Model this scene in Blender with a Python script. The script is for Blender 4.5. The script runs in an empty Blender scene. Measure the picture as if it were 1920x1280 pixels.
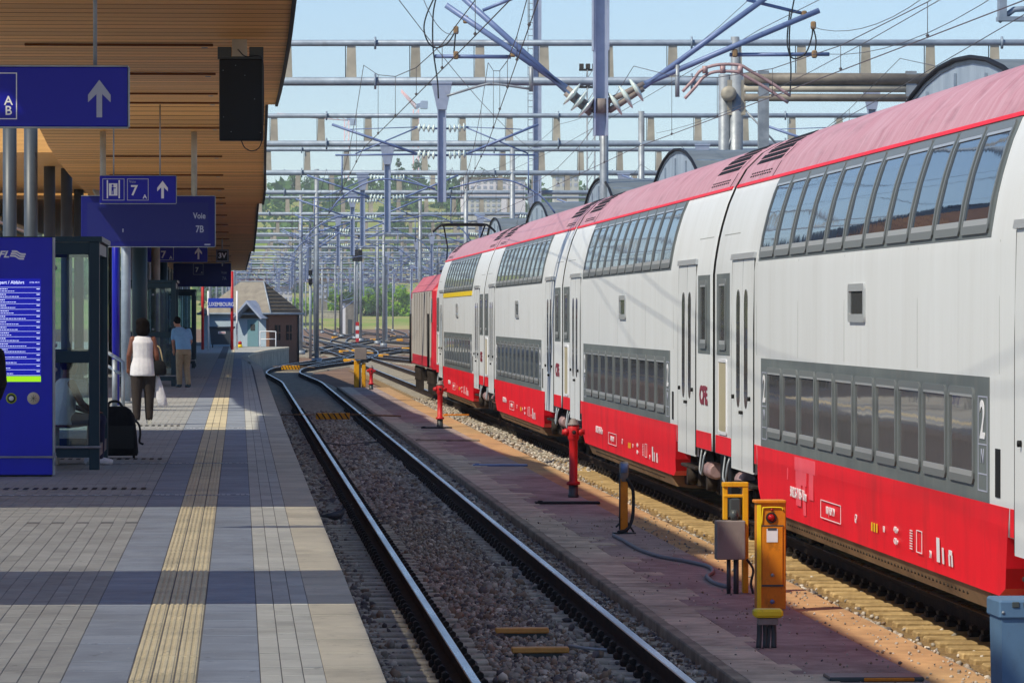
import bpy, bmesh, math, random
import numpy as np
from mathutils import Vector, Matrix, Quaternion

R = math.radians
random.seed(11)
RNG = np.random.default_rng(11)
S = bpy.context.scene
C = S.collection

# ------------------------------------------------------------------ camera
# z = 0 is the rail top, y runs along the platform, x to the right
EYE = Vector((0.0, 0.0, 2.57))
cam = bpy.data.cameras.new('camera')
cam.lens = 160.0
cam.sensor_width = 36.0
cam.clip_start = 0.5
cam.clip_end = 20000.0
cam_ob = bpy.data.objects.new('camera', cam)
C.objects.link(cam_ob)
cam_ob.location = EYE
cam_ob.rotation_euler = (R(90.0 - 0.336), 0.0, R(-3.434))
S.camera = cam_ob

# ------------------------------------------------------------------ sky and sun
SUN_EL, SUN_AZ = 48.7, 35.0          # light runs to the right (+x), a little away from the camera
d_sun = Vector((math.cos(R(SUN_EL)) * math.cos(R(SUN_AZ)), math.cos(R(SUN_EL)) * math.sin(R(SUN_AZ)), -math.sin(R(SUN_EL))))
world = bpy.data.worlds.new('World')
S.world = world
world.use_nodes = True
wn = world.node_tree.nodes
wl = world.node_tree.links
bg = wn['Background']
sky = wn.new('ShaderNodeTexSky')
sky.sky_type = 'NISHITA'
sky.sun_disc = False
sky.sun_elevation = R(SUN_EL)
sky.sun_rotation = math.atan2(-d_sun.x, -d_sun.y)
sky.altitude = 300.0
sky.air_density = 0.85
sky.dust_density = 0.1
sky.ozone_density = 5.0
wl.new(sky.outputs['Color'], bg.inputs['Color'])
bg.inputs['Strength'].default_value = 0.115
sun = bpy.data.lights.new('sun', 'SUN')
sun.energy = 3.6
sun.angle = R(0.9)
sun.color = (1.0, 0.895, 0.70)
sun_ob = bpy.data.objects.new('sun', sun)
C.objects.link(sun_ob)
sun_ob.rotation_euler = d_sun.to_track_quat('-Z', 'Y').to_euler()
sun_ob.location = (-30, 20, 60)

S.view_settings.view_transform = 'Standard'
S.view_settings.look = 'None'
S.view_settings.exposure = 0.36
S.view_settings.gamma = 1.0
S.view_settings.use_curve_mapping = False
S.cycles.max_bounces = 8
S.cycles.transparent_max_bounces = 16
S.cycles.caustics_reflective = False
S.cycles.caustics_refractive = False

HAZE = 0.00020
# ------------------------------------------------------------------ helpers
FPX = 160.0 / 36.0 * 1920.0
ROT = cam_ob.rotation_euler.to_matrix()


def at(x, y, Y):
    """the world point at distance Y along the platform that the photograph shows at (x, y)"""
    d = ROT @ Vector((x - 960.0, 640.0 - y, -FPX))
    return EYE + d * (Y / d.y)


def on(x, y, z=0.0):
    """the world point at height z that the photograph shows at (x, y)"""
    d = ROT @ Vector((x - 960.0, 640.0 - y, -FPX))
    return EYE + d * ((z - EYE.z) / d.z)


def lin(c):
    return tuple((v / 255.0 / 12.92) if v <= 10 else (((v / 255.0) + 0.055) / 1.055) ** 2.4 for v in c)


class MB:
    """collects shapes; build() links them as one mesh object"""

    def __init__(self):
        self.v, self.f, self.m, self.s = [], [], [], []

    def add(self, vs, fs, m=0, smooth=False):
        b = len(self.v)
        self.v += [tuple(v) for v in vs]
        self.f += [tuple(i + b for i in f) for f in fs]
        self.m += [m] * len(fs)
        self.s += [smooth] * len(fs)
        return self

    def box(self, x0, x1, y0, y1, z0, z1, m=0):
        vs = [(x, y, z) for z in (z0, z1) for y in (y0, y1) for x in (x0, x1)]
        return self.add(vs, [(0, 2, 3, 1), (4, 5, 7, 6), (0, 1, 5, 4), (2, 6, 7, 3), (0, 4, 6, 2), (1, 3, 7, 5)], m)

    def cbox(self, x0, x1, y0, y1, z0, z1, c=0.01, m=0):
        """box with chamfered edges"""
        def ring(k, z):
            return [(x0 + c + k, y0 + k, z), (x1 - c - k, y0 + k, z), (x1 - k, y0 + c + k, z), (x1 - k, y1 - c - k, z),
                    (x1 - c - k, y1 - k, z), (x0 + c + k, y1 - k, z), (x0 + k, y1 - c - k, z), (x0 + k, y0 + c + k, z)]
        vs = ring(c * .8, z0) + ring(0, z0 + c) + ring(0, z1 - c) + ring(c * .8, z1)
        fs = [tuple(range(7, -1, -1)), tuple(range(24, 32))]
        for r in range(3):
            for i in range(8):
                j = (i + 1) % 8
                fs.append((r * 8 + i, r * 8 + j, r * 8 + 8 + j, r * 8 + 8 + i))
        return self.add(vs, fs, m)

    def path(self, pts, r, n=8, m=0, caps=True, radii=None, smooth=True):
        pts = [Vector(p) for p in pts]
        ts = []
        for i in range(len(pts)):
            a = pts[max(i - 1, 0)]
            b = pts[min(i + 1, len(pts) - 1)]
            t = (b - a)
            ts.append(t.normalized() if t.length > 1e-9 else Vector((0, 0, 1)))
        up = Vector((0, 0, 1)) if abs(ts[0].z) < .9 else Vector((1, 0, 0))
        nrm = (up - ts[0] * up.dot(ts[0])).normalized()
        vs, fs = [], []
        for i, p in enumerate(pts):
            t = ts[i]
            nrm = nrm - t * nrm.dot(t)
            if nrm.length < 1e-6:
                nrm = t.orthogonal()
            nrm.normalize()
            bn = t.cross(nrm)
            rr = radii[i] if radii else r
            for k in range(n):
                a = 2 * math.pi * k / n
                vs.append(p + (nrm * math.cos(a) + bn * math.sin(a)) * rr)
        for i in range(len(pts) - 1):
            for k in range(n):
                j = (k + 1) % n
                fs.append((i * n + k, i * n + j, i * n + n + j, i * n + n + k))
        self.add(vs, fs, m, smooth)
        if caps:
            b = len(self.v) - len(vs)
            self.f += [tuple(b + k for k in range(n - 1, -1, -1)), tuple(b + (len(pts) - 1) * n + k for k in range(n))]
            self.m += [m, m]
            self.s += [False, False]
        return self

    def tube(self, a, b, r, r1=None, n=8, m=0, caps=True):
        return self.path([a, b], r, n, m, caps, radii=[r, r if r1 is None else r1])

    def lathe(self, prof, n=16, c=(0, 0, 0), m=0, axis='z', smooth=True, sx=1.0, sy=1.0):
        vs, fs = [], []
        for (r, h) in prof:
            for k in range(n):
                a = 2 * math.pi * k / n
                p, q = r * math.cos(a) * sx, r * math.sin(a) * sy
                if axis == 'z':
                    vs.append((c[0] + p, c[1] + q, c[2] + h))
                elif axis == 'x':
                    vs.append((c[0] + h, c[1] + p, c[2] + q))
                else:
                    vs.append((c[0] + q, c[1] + h, c[2] + p))
        for i in range(len(prof) - 1):
            for k in range(n):
                j = (k + 1) % n
                fs.append((i * n + k, i * n + j, i * n + n + j, i * n + n + k))
        self.add(vs, fs, m, smooth)
        b = len(self.v) - len(vs)
        L = (len(prof) - 1) * n
        for ring, rev in ((0, True), (L, False)):
            if prof[0 if rev else -1][0] > 1e-4:
                idx = [b + ring + k for k in range(n)]
                self.f.append(tuple(reversed(idx)) if rev else tuple(idx))
                self.m.append(m)
                self.s.append(False)
        return self

    def prism(self, poly, a, b, axis='y', m=0, m_side=None):
        """poly: 2-D outline, extruded from a to b along axis"""
        n = len(poly)
        def pt(p, h):
            if axis == 'y':
                return (p[0], h, p[1])
            if axis == 'x':
                return (h, p[0], p[1])
            return (p[0], p[1], h)
        vs = [pt(p, a) for p in poly] + [pt(p, b) for p in poly]
        self.add(vs, [tuple(range(n - 1, -1, -1)), tuple(range(n, 2 * n))], m)
        self.f += [tuple(len(self.v) - 2 * n + k for k in (i, (i + 1) % n, n + (i + 1) % n, n + i)) for i in range(n)]
        self.m += [m if m_side is None else m_side] * n
        self.s += [False] * n
        return self

    def ball(self, c, r, n=12, k=8, m=0, sx=1, sy=1, sz=1):
        prof = [(max(1e-5, r * math.sin(math.pi * i / k)), -r * math.cos(math.pi * i / k) * sz) for i in range(k + 1)]
        return self.lathe(prof, n, c, m, sx=sx, sy=sy)

    def mesh(self, name, mats, fixn=True):
        me = bpy.data.meshes.new(name)
        me.from_pydata(self.v, [], self.f)
        for mt in (mats if isinstance(mats, (list, tuple)) else [mats]):
            me.materials.append(mt)
        me.polygons.foreach_set('material_index', self.m)
        me.polygons.foreach_set('use_smooth', self.s)
        if fixn and len(self.f) < 60000:
            bm = bmesh.new()
            bm.from_mesh(me)
            bmesh.ops.recalc_face_normals(bm, faces=bm.faces)
            bm.to_mesh(me)
            bm.free()
        me.update()
        return me

    def build(self, name, mats, parent=None, loc=None, rz=0.0, fixn=True):
        return inst(self.mesh(name, mats, fixn), name, parent, loc, rz)


def inst(me, name, parent=None, loc=None, rz=0.0):
    o = bpy.data.objects.new(name, me)
    C.objects.link(o)
    if parent is not None:
        o.parent = parent
    if loc is not None:
        o.location = loc
    if rz:
        o.rotation_euler = (0, 0, rz)
    return o


def tag(o, label=None, cat=None, group=None, kind=None):
    if label:
        o['label'] = label
    if cat:
        o['category'] = cat
    if group:
        o['group'] = group
    if kind:
        o['kind'] = kind
    return o


def thing(name, label, cat, loc=(0, 0, 0), rz=0.0, group=None):
    o = bpy.data.objects.new(name, None)
    o.empty_display_size = 0.2
    C.objects.link(o)
    o.location = loc
    o.rotation_euler = (0, 0, rz)
    return tag(o, label, cat, group)


def copy_tree(o, parent=None):
    c = o.copy()
    C.objects.link(c)
    c.parent = parent
    for ch in KIDS.get(o.name, [k for k in o.children]):
        copy_tree(ch, c)
    return c


KIDS = {}


def kids_index(root):
    """remember the children of a thing before it is copied (o.children is slow in a big scene)"""
    for o in [root] + list(root.children_recursive):
        KIDS[o.name] = list(o.children)


# ------------------------------------------------------------------ materials
MATS = {}


def mat(name, col, rough=.6, metal=0.0, col2=None, scale=4.0, detail=5.0, bump=0.0, bscale=None, spec=.5, rnd=0.0,
        stretch=(1, 1, 1), contrast=.5, alpha=1.0, coat=0.0, rvar=0.0, coords='Object', dist=0.02):
    m = bpy.data.materials.new(name)
    m.use_nodes = True
    nt = m.node_tree
    N, L = nt.nodes, nt.links
    b = N['Principled BSDF']
    b.inputs['Roughness'].default_value = rough
    b.inputs['Metallic'].default_value = metal
    b.inputs['Specular IOR Level'].default_value = spec
    b.inputs['Coat Weight'].default_value = coat
    b.inputs['Alpha'].default_value = alpha
    c1 = lin(col) + (1,)
    b.inputs['Base Color'].default_value = c1
    out = None
    if col2 is not None or bump or rvar:
        tc = N.new('ShaderNodeTexCoord')
        mp = N.new('ShaderNodeMapping')
        mp.inputs['Scale'].default_value = stretch
        L.new(tc.outputs[coords], mp.inputs['Vector'])
        src = mp.outputs['Vector']
        if rnd:
            oi = N.new('ShaderNodeObjectInfo')
            va = N.new('ShaderNodeVectorMath')
            va.operation = 'MULTIPLY_ADD'
            va.inputs[1].default_value = (1, 1, 1)
            cm = N.new('ShaderNodeVectorMath')
            cm.operation = 'SCALE'
            cm.inputs[0].default_value = (37, 53, 71)
            L.new(oi.outputs['Random'], cm.inputs['Scale'])
            L.new(src, va.inputs[0])
            L.new(cm.outputs[0], va.inputs[2])
            src = va.outputs[0]
        nz = N.new('ShaderNodeTexNoise')
        nz.inputs['Scale'].default_value = scale
        nz.inputs['Detail'].default_value = detail
        nz.inputs['Roughness'].default_value = .62
        L.new(src, nz.inputs['Vector'])
        if col2 is not None:
            cr = N.new('ShaderNodeValToRGB')
            w = .5 * (1 - contrast) * .6 + .02
            cr.color_ramp.elements[0].position = .5 - w
            cr.color_ramp.elements[1].position = .5 + w
            cr.color_ramp.elements[0].color = c1
            cr.color_ramp.elements[1].color = lin(col2) + (1,)
            L.new(nz.outputs['Fac'], cr.inputs['Fac'])
            out = cr.outputs['Color']
        if rvar:
            mr = N.new('ShaderNodeMapRange')
            mr.inputs['To Min'].default_value = max(0, rough - rvar)
            mr.inputs['To Max'].default_value = min(1, rough + rvar)
            L.new(nz.outputs['Fac'], mr.inputs['Value'])
            L.new(mr.outputs['Result'], b.inputs['Roughness'])
        if bump:
            nb = N.new('ShaderNodeTexNoise')
            nb.inputs['Scale'].default_value = bscale or scale * 6
            nb.inputs['Detail'].default_value = 4
            L.new(src, nb.inputs['Vector'])
            bp = N.new('ShaderNodeBump')
            bp.inputs['Strength'].default_value = bump
            bp.inputs['Distance'].default_value = dist
            L.new(nb.outputs['Fac'], bp.inputs['Height'])
            L.new(bp.outputs['Normal'], b.inputs['Normal'])
    if rnd:
        oi2 = N.new('ShaderNodeObjectInfo')
        mr2 = N.new('ShaderNodeMapRange')
        mr2.inputs['To Min'].default_value = 1 - rnd
        mr2.inputs['To Max'].default_value = 1 + rnd
        L.new(oi2.outputs['Random'], mr2.inputs['Value'])
        mx = N.new('ShaderNodeVectorMath')
        mx.operation = 'SCALE'
        if out is not None:
            L.new(out, mx.inputs[0])
        else:
            mx.inputs[0].default_value = c1[:3]
        L.new(mr2.outputs['Result'], mx.inputs['Scale'])
        out = mx.outputs[0]
    if out is not None:
        L.new(out, b.inputs['Base Color'])
    MATS[name] = m
    return m


def emit(name, col, strength):
    m = mat(name, col, .4)
    b = m.node_tree.nodes['Principled BSDF']
    b.inputs['Emission Color'].default_value = lin(col) + (1,)
    b.inputs['Emission Strength'].default_value = strength
    return m


def clear_glass(name, tint, mixf=.12, rough=.02, wave=0.0):
    """thin architectural glass: see-through with a fresnel reflection"""
    m = bpy.data.materials.new(name)
    m.use_nodes = True
    nt = m.node_tree
    N, L = nt.nodes, nt.links
    N.remove(N['Principled BSDF'])
    tr = N.new('ShaderNodeBsdfTransparent')
    tr.inputs['Color'].default_value = tint + (1,)
    gl = N.new('ShaderNodeBsdfGlossy')
    gl.inputs['Roughness'].default_value = rough
    fr = N.new('ShaderNodeFresnel')
    fr.inputs['IOR'].default_value = 1.45
    mp = N.new('ShaderNodeMath')
    mp.operation = 'ADD'
    mp.inputs[1].default_value = mixf
    mp.use_clamp = True
    L.new(fr.outputs[0], mp.inputs[0])
    mx = N.new('ShaderNodeMixShader')
    L.new(mp.outputs[0], mx.inputs['Fac'])
    L.new(tr.outputs[0], mx.inputs[1])
    L.new(gl.outputs[0], mx.inputs[2])
    L.new(mx.outputs[0], N['Material Output'].inputs['Surface'])
    return m


def text_mesh(s, size, m, extrude=.002, ax='CENTER', ay='CENTER', sx=1.0, shear=0.0, bold=0.0):
    cu = bpy.data.curves.new('lettering', 'FONT')
    cu.body = s
    cu.size = size
    cu.extrude = extrude
    cu.align_x = ax
    cu.align_y = ay
    cu.shear = shear
    cu.offset = bold
    cu.resolution_u = 3
    o = bpy.data.objects.new('lettering', cu)
    me = bpy.data.meshes.new_from_object(o)
    bpy.data.objects.remove(o)
    bpy.data.curves.remove(cu)
    if sx != 1.0:
        for v in me.vertices:
            v.co.x *= sx
    me.materials.clear()
    me.materials.append(m)
    return me


def letter(s, size, m, parent, loc, face='-y', **kw):
    """lettering on a face that looks towards -y (signs) or -x (train side)"""
    o = inst(text_mesh(s, size, m, **kw), 'lettering', parent, loc)
    o.rotation_euler = (R(90), 0, 0) if face == '-y' else (R(90), 0, R(-90))
    return o


def smooth_path(pts, n=8):
    """Catmull-Rom through pts"""
    P = [Vector(p) for p in pts]
    P = [P[0] * 2 - P[1]] + P + [P[-1] * 2 - P[-2]]
    out = []
    for i in range(1, len(P) - 2):
        for k in range(n):
            t = k / n
            a, b, c, d = P[i - 1], P[i], P[i + 1], P[i + 2]
            out.append(.5 * ((2 * b) + (c - a) * t + (2 * a - 5 * b + 4 * c - d) * t * t + (3 * b - a - 3 * c + d) * t ** 3))
    out.append(P[-2])
    return out


M = {}
M['rail_side'] = mat('rail_side', (58, 44, 36), .85, 0, (30, 25, 24), scale=3, bump=.4, spec=.2)
M['rail_top'] = mat('rail_top', (205, 208, 214), .28, 1.0, (150, 152, 158), scale=1.2, stretch=(3, .3, 1), rvar=.08)
M['sleeper'] = mat('sleeper', (196, 190, 174), .9, 0, (150, 144, 132), scale=5, bump=.5, rnd=.12, spec=.2)
M['clip'] = mat('clip', (52, 45, 40), .7, .3, (30, 26, 24), scale=9, spec=.3)
M['ballast'] = mat('ballast', (160, 150, 136), .95, 0, (100, 92, 84), scale=16, bump=1.0, bscale=26, spec=.15, contrast=.2, dist=.05)
M['stone_grey'] = mat('stone_grey', (180, 174, 164), .95, 0, (128, 122, 114), scale=5, spec=.15)
M['stone_red'] = mat('stone_red', (158, 138, 120), .95, 0, (118, 102, 88), scale=5, spec=.15)
M['stone_pale'] = mat('stone_pale', (222, 214, 202), .95, 0, (140, 130, 120), scale=5, spec=.15)
M['stone_dark'] = mat('stone_dark', (122, 116, 116), .95, 0, (86, 82, 84), scale=5, spec=.15)
M['yard'] = mat('yard', (150, 124, 106), .95, 0, (96, 80, 72), scale=.35, detail=12, bump=.8, bscale=9, spec=.1, contrast=.3)
M['asphalt'] = mat('asphalt', (196, 178, 172), .92, 0, (148, 130, 126), scale=3.2, detail=14, bump=1.0, bscale=90, spec=.2, contrast=.1, dist=.02)
M['asphalt_sunlit'] = mat('asphalt_sunlit', (206, 168, 122), .92, 0, (168, 134, 100), scale=2.6, detail=10, bump=.6, bscale=110, spec=.2, contrast=.25, dist=.01)
M['slab'] = mat('slab', (208, 194, 174), .9, 0, (172, 160, 144), scale=3, bump=.5, bscale=60, rnd=.16, spec=.2, dist=.01)
M['kerb'] = mat('kerb', (168, 158, 140), .9, 0, (122, 114, 104), scale=3, bump=.5, spec=.2)
M['paver'] = mat('paver', (168, 170, 168), .75, 0, (142, 145, 146), scale=2.5, detail=8, bump=.25, bscale=90, rnd=.10, spec=.35, contrast=.2, dist=.006)
M['paver_dark'] = mat('paver_dark', (150, 160, 174), .72, 0, (124, 134, 150), scale=2.5, detail=8, bump=.25, bscale=90, rnd=.08, spec=.35, contrast=.2, dist=.006)
M['paver_light'] = mat('paver_light', (196, 197, 190), .75, 0, (172, 174, 170), scale=2.5, detail=8, bump=.25, bscale=90, rnd=.08, spec=.35, contrast=.2, dist=.006)
M['tactile'] = mat('tactile', (224, 212, 178), .7, 0, (200, 189, 158), scale=3, bump=.3, bscale=70, rnd=.07, spec=.35, contrast=.2, dist=.006)
M['edge_slab'] = mat('edge_slab', (208, 201, 182), .8, 0, (180, 175, 160), scale=2.2, detail=8, bump=.3, bscale=70, rnd=.07, spec=.3, contrast=.2, dist=.006)
M['concrete'] = mat('concrete', (150, 146, 138), .9, 0, (112, 108, 102), scale=1.3, detail=9, bump=.4, spec=.2)
M['concrete_pale'] = mat('concrete_pale', (196, 190, 176), .9, 0, (150, 144, 134), scale=1.3, detail=9, bump=.4, spec=.2)
M['joint'] = mat('joint', (108, 108, 110), .95, spec=.1)
M['wood'] = mat('wood', (238, 184, 112), .55, 0, (204, 148, 86), scale=2.4, detail=9, bump=.15, rnd=.16, stretch=(.25, 6, 6), spec=.3, contrast=.2)
M['deck_dark'] = mat('deck_dark', (26, 18, 14), .9, spec=.1)
M['fascia'] = mat('fascia', (18, 18, 22), .6, spec=.3)
M['roof_felt'] = mat('roof_felt', (120, 120, 120), .9)
M['steel'] = mat('steel', (150, 166, 184), .5, .15, (124, 140, 158), scale=3, rvar=.12)
M['steel_blue'] = mat('steel_blue', (172, 184, 208), .5, .1, (150, 164, 190), scale=2.5, rvar=.1)
M['galv'] = mat('galv', (164, 172, 180), .5, .3, (132, 142, 152), scale=3.5, rvar=.12, rnd=.06)
M['galv_tan'] = mat('galv_tan', (186, 180, 164), .6, .1, (154, 150, 138), scale=2, rnd=.08)
M['tube_blue'] = mat('tube_blue', (116, 136, 180), .45, .1, (98, 118, 162), scale=3)
M['wire'] = mat('wire', (92, 90, 92), .5, .3)
M['cable'] = mat('cable', (30, 34, 40), .6)
M['insulator'] = mat('insulator', (214, 230, 226), .15, 0, spec=.8)
M['white_paint'] = mat('white_paint', (225, 231, 236), .42, 0, (214, 219, 222), scale=1.1, detail=10, stretch=(1, 1.2, .3), spec=.22, contrast=.2)
M['pink_roof'] = mat('pink_roof', (208, 170, 180), .5, 0, (182, 112, 128), scale=1.9, detail=12, stretch=(.5, 2.2, .5), spec=.5, contrast=.0, rvar=.1)
M['red_paint'] = mat('red_paint', (250, 26, 46), .42, 0, (228, 26, 42), scale=1.6, detail=10, spec=.1, contrast=.1, stretch=(1, 1.2, .4))
M['grey_panel'] = mat('grey_panel', (110, 119, 121), .5, 0, (96, 104, 107), scale=1.2, spec=.2)
M['alu'] = mat('alu', (196, 200, 202), .35, .5)
M['frame_dark'] = mat('frame_dark', (70, 76, 78), .4, .1, spec=.3)
M['rubber'] = mat('rubber', (20, 21, 23), .7, spec=.3)
M['under_tan'] = mat('under_tan', (166, 138, 104), .85, 0, (126, 104, 80), scale=1.4, detail=9, stretch=(1, .5, 1), spec=.2)
M['bogie'] = mat('bogie', (62, 54, 48), .8, .1, (36, 32, 30), scale=4, spec=.25)
M['damper'] = mat('damper', (188, 158, 160), .5, .1, (150, 124, 126), scale=6)
M['yellow'] = mat('yellow', (232, 170, 22), .5, 0, (206, 142, 14), scale=2, spec=.35)
M['orange'] = mat('orange', (226, 140, 24), .5, 0, (196, 112, 14), scale=2.5, spec=.35)
M['yellow_lite'] = mat('yellow_lite', (242, 210, 30), .45, spec=.4)
M['red_post'] = mat('red_post', (206, 36, 40), .45, 0, (176, 26, 32), scale=2, spec=.35)
M['grey_box'] = mat('grey_box', (140, 130, 126), .6, 0, (122, 114, 112), scale=3)
M['bin_blue'] = mat('bin_blue', (86, 118, 150), .5, 0, (76, 106, 138), scale=2)
M['sign_blue'] = mat('sign_blue', (18, 23, 165), .32, 0, spec=.4)
M['totem_blue'] = mat('totem_blue', (18, 26, 205), .35, 0, (16, 24, 190), scale=1, spec=.4)
M['display'] = mat('display', (30, 36, 110), .3, 0, spec=.35)
M['white_sign'] = mat('white_sign', (232, 234, 240), .5)
M['grey_sign'] = mat('grey_sign', (170, 176, 196), .5)
M['black'] = mat('black', (16, 18, 22), .5, spec=.35)
M['black_cloth'] = mat('black_cloth', (18, 19, 23), .85, 0, (28, 29, 33), scale=12, bump=.3, spec=.2)
M['teal_frame'] = mat('teal_frame', (30, 58, 70), .45, .1, spec=.4)
M['screen'] = emit('screen', (10, 18, 165), .55)
M['screen_text'] = emit('screen_text', (215, 225, 255), .8)
M['screen_green'] = emit('screen_green', (160, 225, 20), .7)
M['column'] = mat('column', (74, 83, 92), .45, .1, (62, 70, 80), scale=2)
M['win_frame'] = mat('win_frame', (124, 130, 132), .4, .3, spec=.3)
M['display_body'] = mat('display_body', (20, 25, 112), .35, spec=.35)
M['shade_brown'] = mat('shade_brown', (104, 66, 38), .8, spec=.1)
M['sleeper_tan'] = mat('sleeper_tan', (190, 164, 118), .9, 0, (150, 126, 88), scale=5, bump=.5, rnd=.12, spec=.2)
M['ballast_tan'] = mat('ballast_tan', (168, 140, 98), .95, 0, (124, 102, 74), scale=9, bump=1.0, bscale=26, spec=.15, contrast=.2, dist=.05)
M['glass'] = clear_glass('glass', (.84, .93, .93), .05)


def grime(m, col, amount, scale, stretch=(1, 1, 1), lo=.48, hi=.72, detail=8.0):
    """dirt with a pattern of its own, laid out in the world so that copies differ"""
    nt = m.node_tree
    N, L = nt.nodes, nt.links
    b = N['Principled BSDF']
    sock = b.inputs['Base Color']
    gp = N.new('ShaderNodeNewGeometry')
    mp = N.new('ShaderNodeMapping')
    mp.inputs['Scale'].default_value = stretch
    L.new(gp.outputs['Position'], mp.inputs['Vector'])
    nz = N.new('ShaderNodeTexNoise')
    nz.inputs['Scale'].default_value = scale
    nz.inputs['Detail'].default_value = detail
    nz.inputs['Roughness'].default_value = .65
    L.new(mp.outputs['Vector'], nz.inputs['Vector'])
    mr = N.new('ShaderNodeMapRange')
    mr.inputs['From Min'].default_value = lo
    mr.inputs['From Max'].default_value = hi
    mr.inputs['To Max'].default_value = amount
    L.new(nz.outputs['Fac'], mr.inputs['Value'])
    mx = N.new('ShaderNodeMix')
    mx.data_type = 'RGBA'
    mx.inputs[7].default_value = lin(col) + (1,)
    L.new(mr.outputs['Result'], mx.inputs['Factor'])
    if sock.links:
        L.new(sock.links[0].from_socket, mx.inputs[6])
    else:
        mx.inputs[6].default_value = sock.default_value
    L.new(mx.outputs[2], sock)


grime(M['white_paint'], (150, 146, 138), .16, 1.1, (1, 2.2, .16), .50, .80)
grime(M['white_paint'], (124, 120, 114), .10, 7.0, (1, 1.6, .05), .58, .80)
grime(M['red_paint'], (96, 52, 44), .34, 1.4, (1, 1.0, .5), .50, .80)
grime(M['red_paint'], (255, 120, 130), .30, 5.0, (1, 1.4, .10), .62, .82)
grime(M['pink_roof'], (108, 60, 66), .45, 1.6, (2.6, .8, 2.6), .50, .78)
grime(M['pink_roof'], (236, 214, 224), .50, 3.0, (.3, 3.2, .3), .54, .76)
grime(M['grey_panel'], (150, 146, 138), .35, 4.0, (1, 1.2, .2), .52, .8)
grime(M['under_tan'], (60, 46, 36), .55, 1.6, (1, .5, 2), .46, .7)
for k_ in ('paver', 'paver_dark', 'paver_light', 'tactile', 'edge_slab'):
    grime(M[k_], (84, 82, 80), .42, 1.3, (1, .7, 1), .48, .75, 12)
    grime(M[k_], (214, 210, 200), .35, 26.0, (1, .5, 1), .70, .76, 2)
    grime(M[k_], (56, 54, 52), .40, 9.0, (1, .5, 1), .64, .72, 4)
grime(M['asphalt'], (74, 62, 60), .60, 1.2, (1, .5, 1), .46, .72, 12)
grime(M['asphalt'], (206, 190, 178), .45, 5.0, (1, .4, 1), .60, .76, 6)
grime(M['asphalt_sunlit'], (104, 84, 66), .55, 1.6, (1, .4, 1), .48, .74, 12)
grime(M['slab'], (84, 76, 70), .55, 1.8, (1, .7, 1), .46, .72, 10)
grime(M['kerb'], (70, 64, 58), .55, 2.2, (1, .6, 1), .46, .72, 10)
for k_ in ('orange', 'yellow'):
    grime(M[k_], (92, 58, 24), .60, 9.0, (1, 1, .5), .54, .74)
    grime(M[k_], (70, 52, 36), .55, 28.0, (1, 1, .6), .62, .72)
grime(M['yellow_lite'], (110, 84, 30), .4, 12.0, (1, 1, .6), .55, .75)
grime(M['red_post'], (78, 26, 24), .60, 10.0, (1, 1, .4), .52, .74)
grime(M['grey_box'], (84, 72, 62), .5, 10.0, (1, 1, .3), .54, .76)
grime(M['galv'], (104, 96, 88), .45, 1.8, (2, 2, .4), .5, .76)
grime(M['steel'], (108, 84, 66), .40, 1.2, (.5, 1, 2), .54, .78)
grime(M['steel_blue'], (112, 104, 104), .40, 2.2, (2, 2, .5), .52, .78)
grime(M['bin_blue'], (70, 80, 92), .5, 6.0, (1, 1, .5), .52, .76)
grime(M['concrete_pale'], (110, 102, 92), .5, 1.2, (1, 1, .4), .48, .74)

# ================================================================== the ground
ZP = 0.79                                    # platform top
g = MB()
xs = [-700, -400, -60, -12, 0, 10, 30, 60, 120, 400, 900]
ys = [-60, 20, 60, 120, 200, 300, 420, 560, 800, 1200, 1800, 2440]
for i in range(len(xs) - 1):
    for j in range(len(ys) - 1):
        g.add([(xs[i], ys[j], -.26), (xs[i + 1], ys[j], -.26), (xs[i + 1], ys[j + 1], -.26), (xs[i], ys[j + 1], -.26)], [(0, 1, 2, 3)])
ground = tag(g.build('ground', M['yard']), kind='structure')


def strip(name, x0, x1, y0, y1, z, m, parent=None, n=1):
    b = MB()
    for k in range(n):
        a, c = y0 + (y1 - y0) * k / n, y0 + (y1 - y0) * (k + 1) / n
        b.add([(x0, a, z), (x1, a, z), (x1, c, z), (x0, c, z)], [(0, 1, 2, 3)])
    return b.build(name, m, parent)


tag(strip('ballast_bed', .60, 3.66, 5, 172, -.222, M['ballast']), kind='structure')
tag(strip('ballast_bed', 5.50, 9.4, 5, 230, -.228, M['ballast_tan']), kind='structure')


# ------------------------------------------------------------------ tracks
RAIL_SEC = [(-.036, -.007), (-.030, 0), (.030, 0), (.036, -.007), (.034, -.040), (.009, -.055), (.009, -.135), (.075, -.152),
            (.075, -.172), (-.075, -.172), (-.075, -.152), (-.009, -.135), (-.009, -.055), (-.034, -.040)]


def rail_mesh(path, off):
    P = [Vector((p[0], p[1], 0)) for p in path]
    vs, fs, ms = [], [], []
    n = len(RAIL_SEC)
    for i, p in enumerate(P):
        t = (P[min(i + 1, len(P) - 1)] - P[max(i - 1, 0)]).normalized()
        nr = Vector((t.y, -t.x, 0))
        for (dx, dz) in RAIL_SEC:
            q = p + nr * (off + dx)
            vs.append((q.x, q.y, dz))
    b = MB()
    for i in range(len(P) - 1):
        for k in range(n):
            j = (k + 1) % n
            fs.append((i * n + k, i * n + j, (i + 1) * n + j, (i + 1) * n + k))
            ms.append(1 if k in (0, 1, 2) else 0)
    fs += [tuple(range(n)), tuple((len(P) - 1) * n + k for k in range(n - 1, -1, -1))]
    ms += [0, 0]
    b.v, b.f, b.m, b.s = vs, fs, ms, [False] * len(fs)
    return b.mesh('rail', [M['rail_side'], M['rail_top']])


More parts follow.
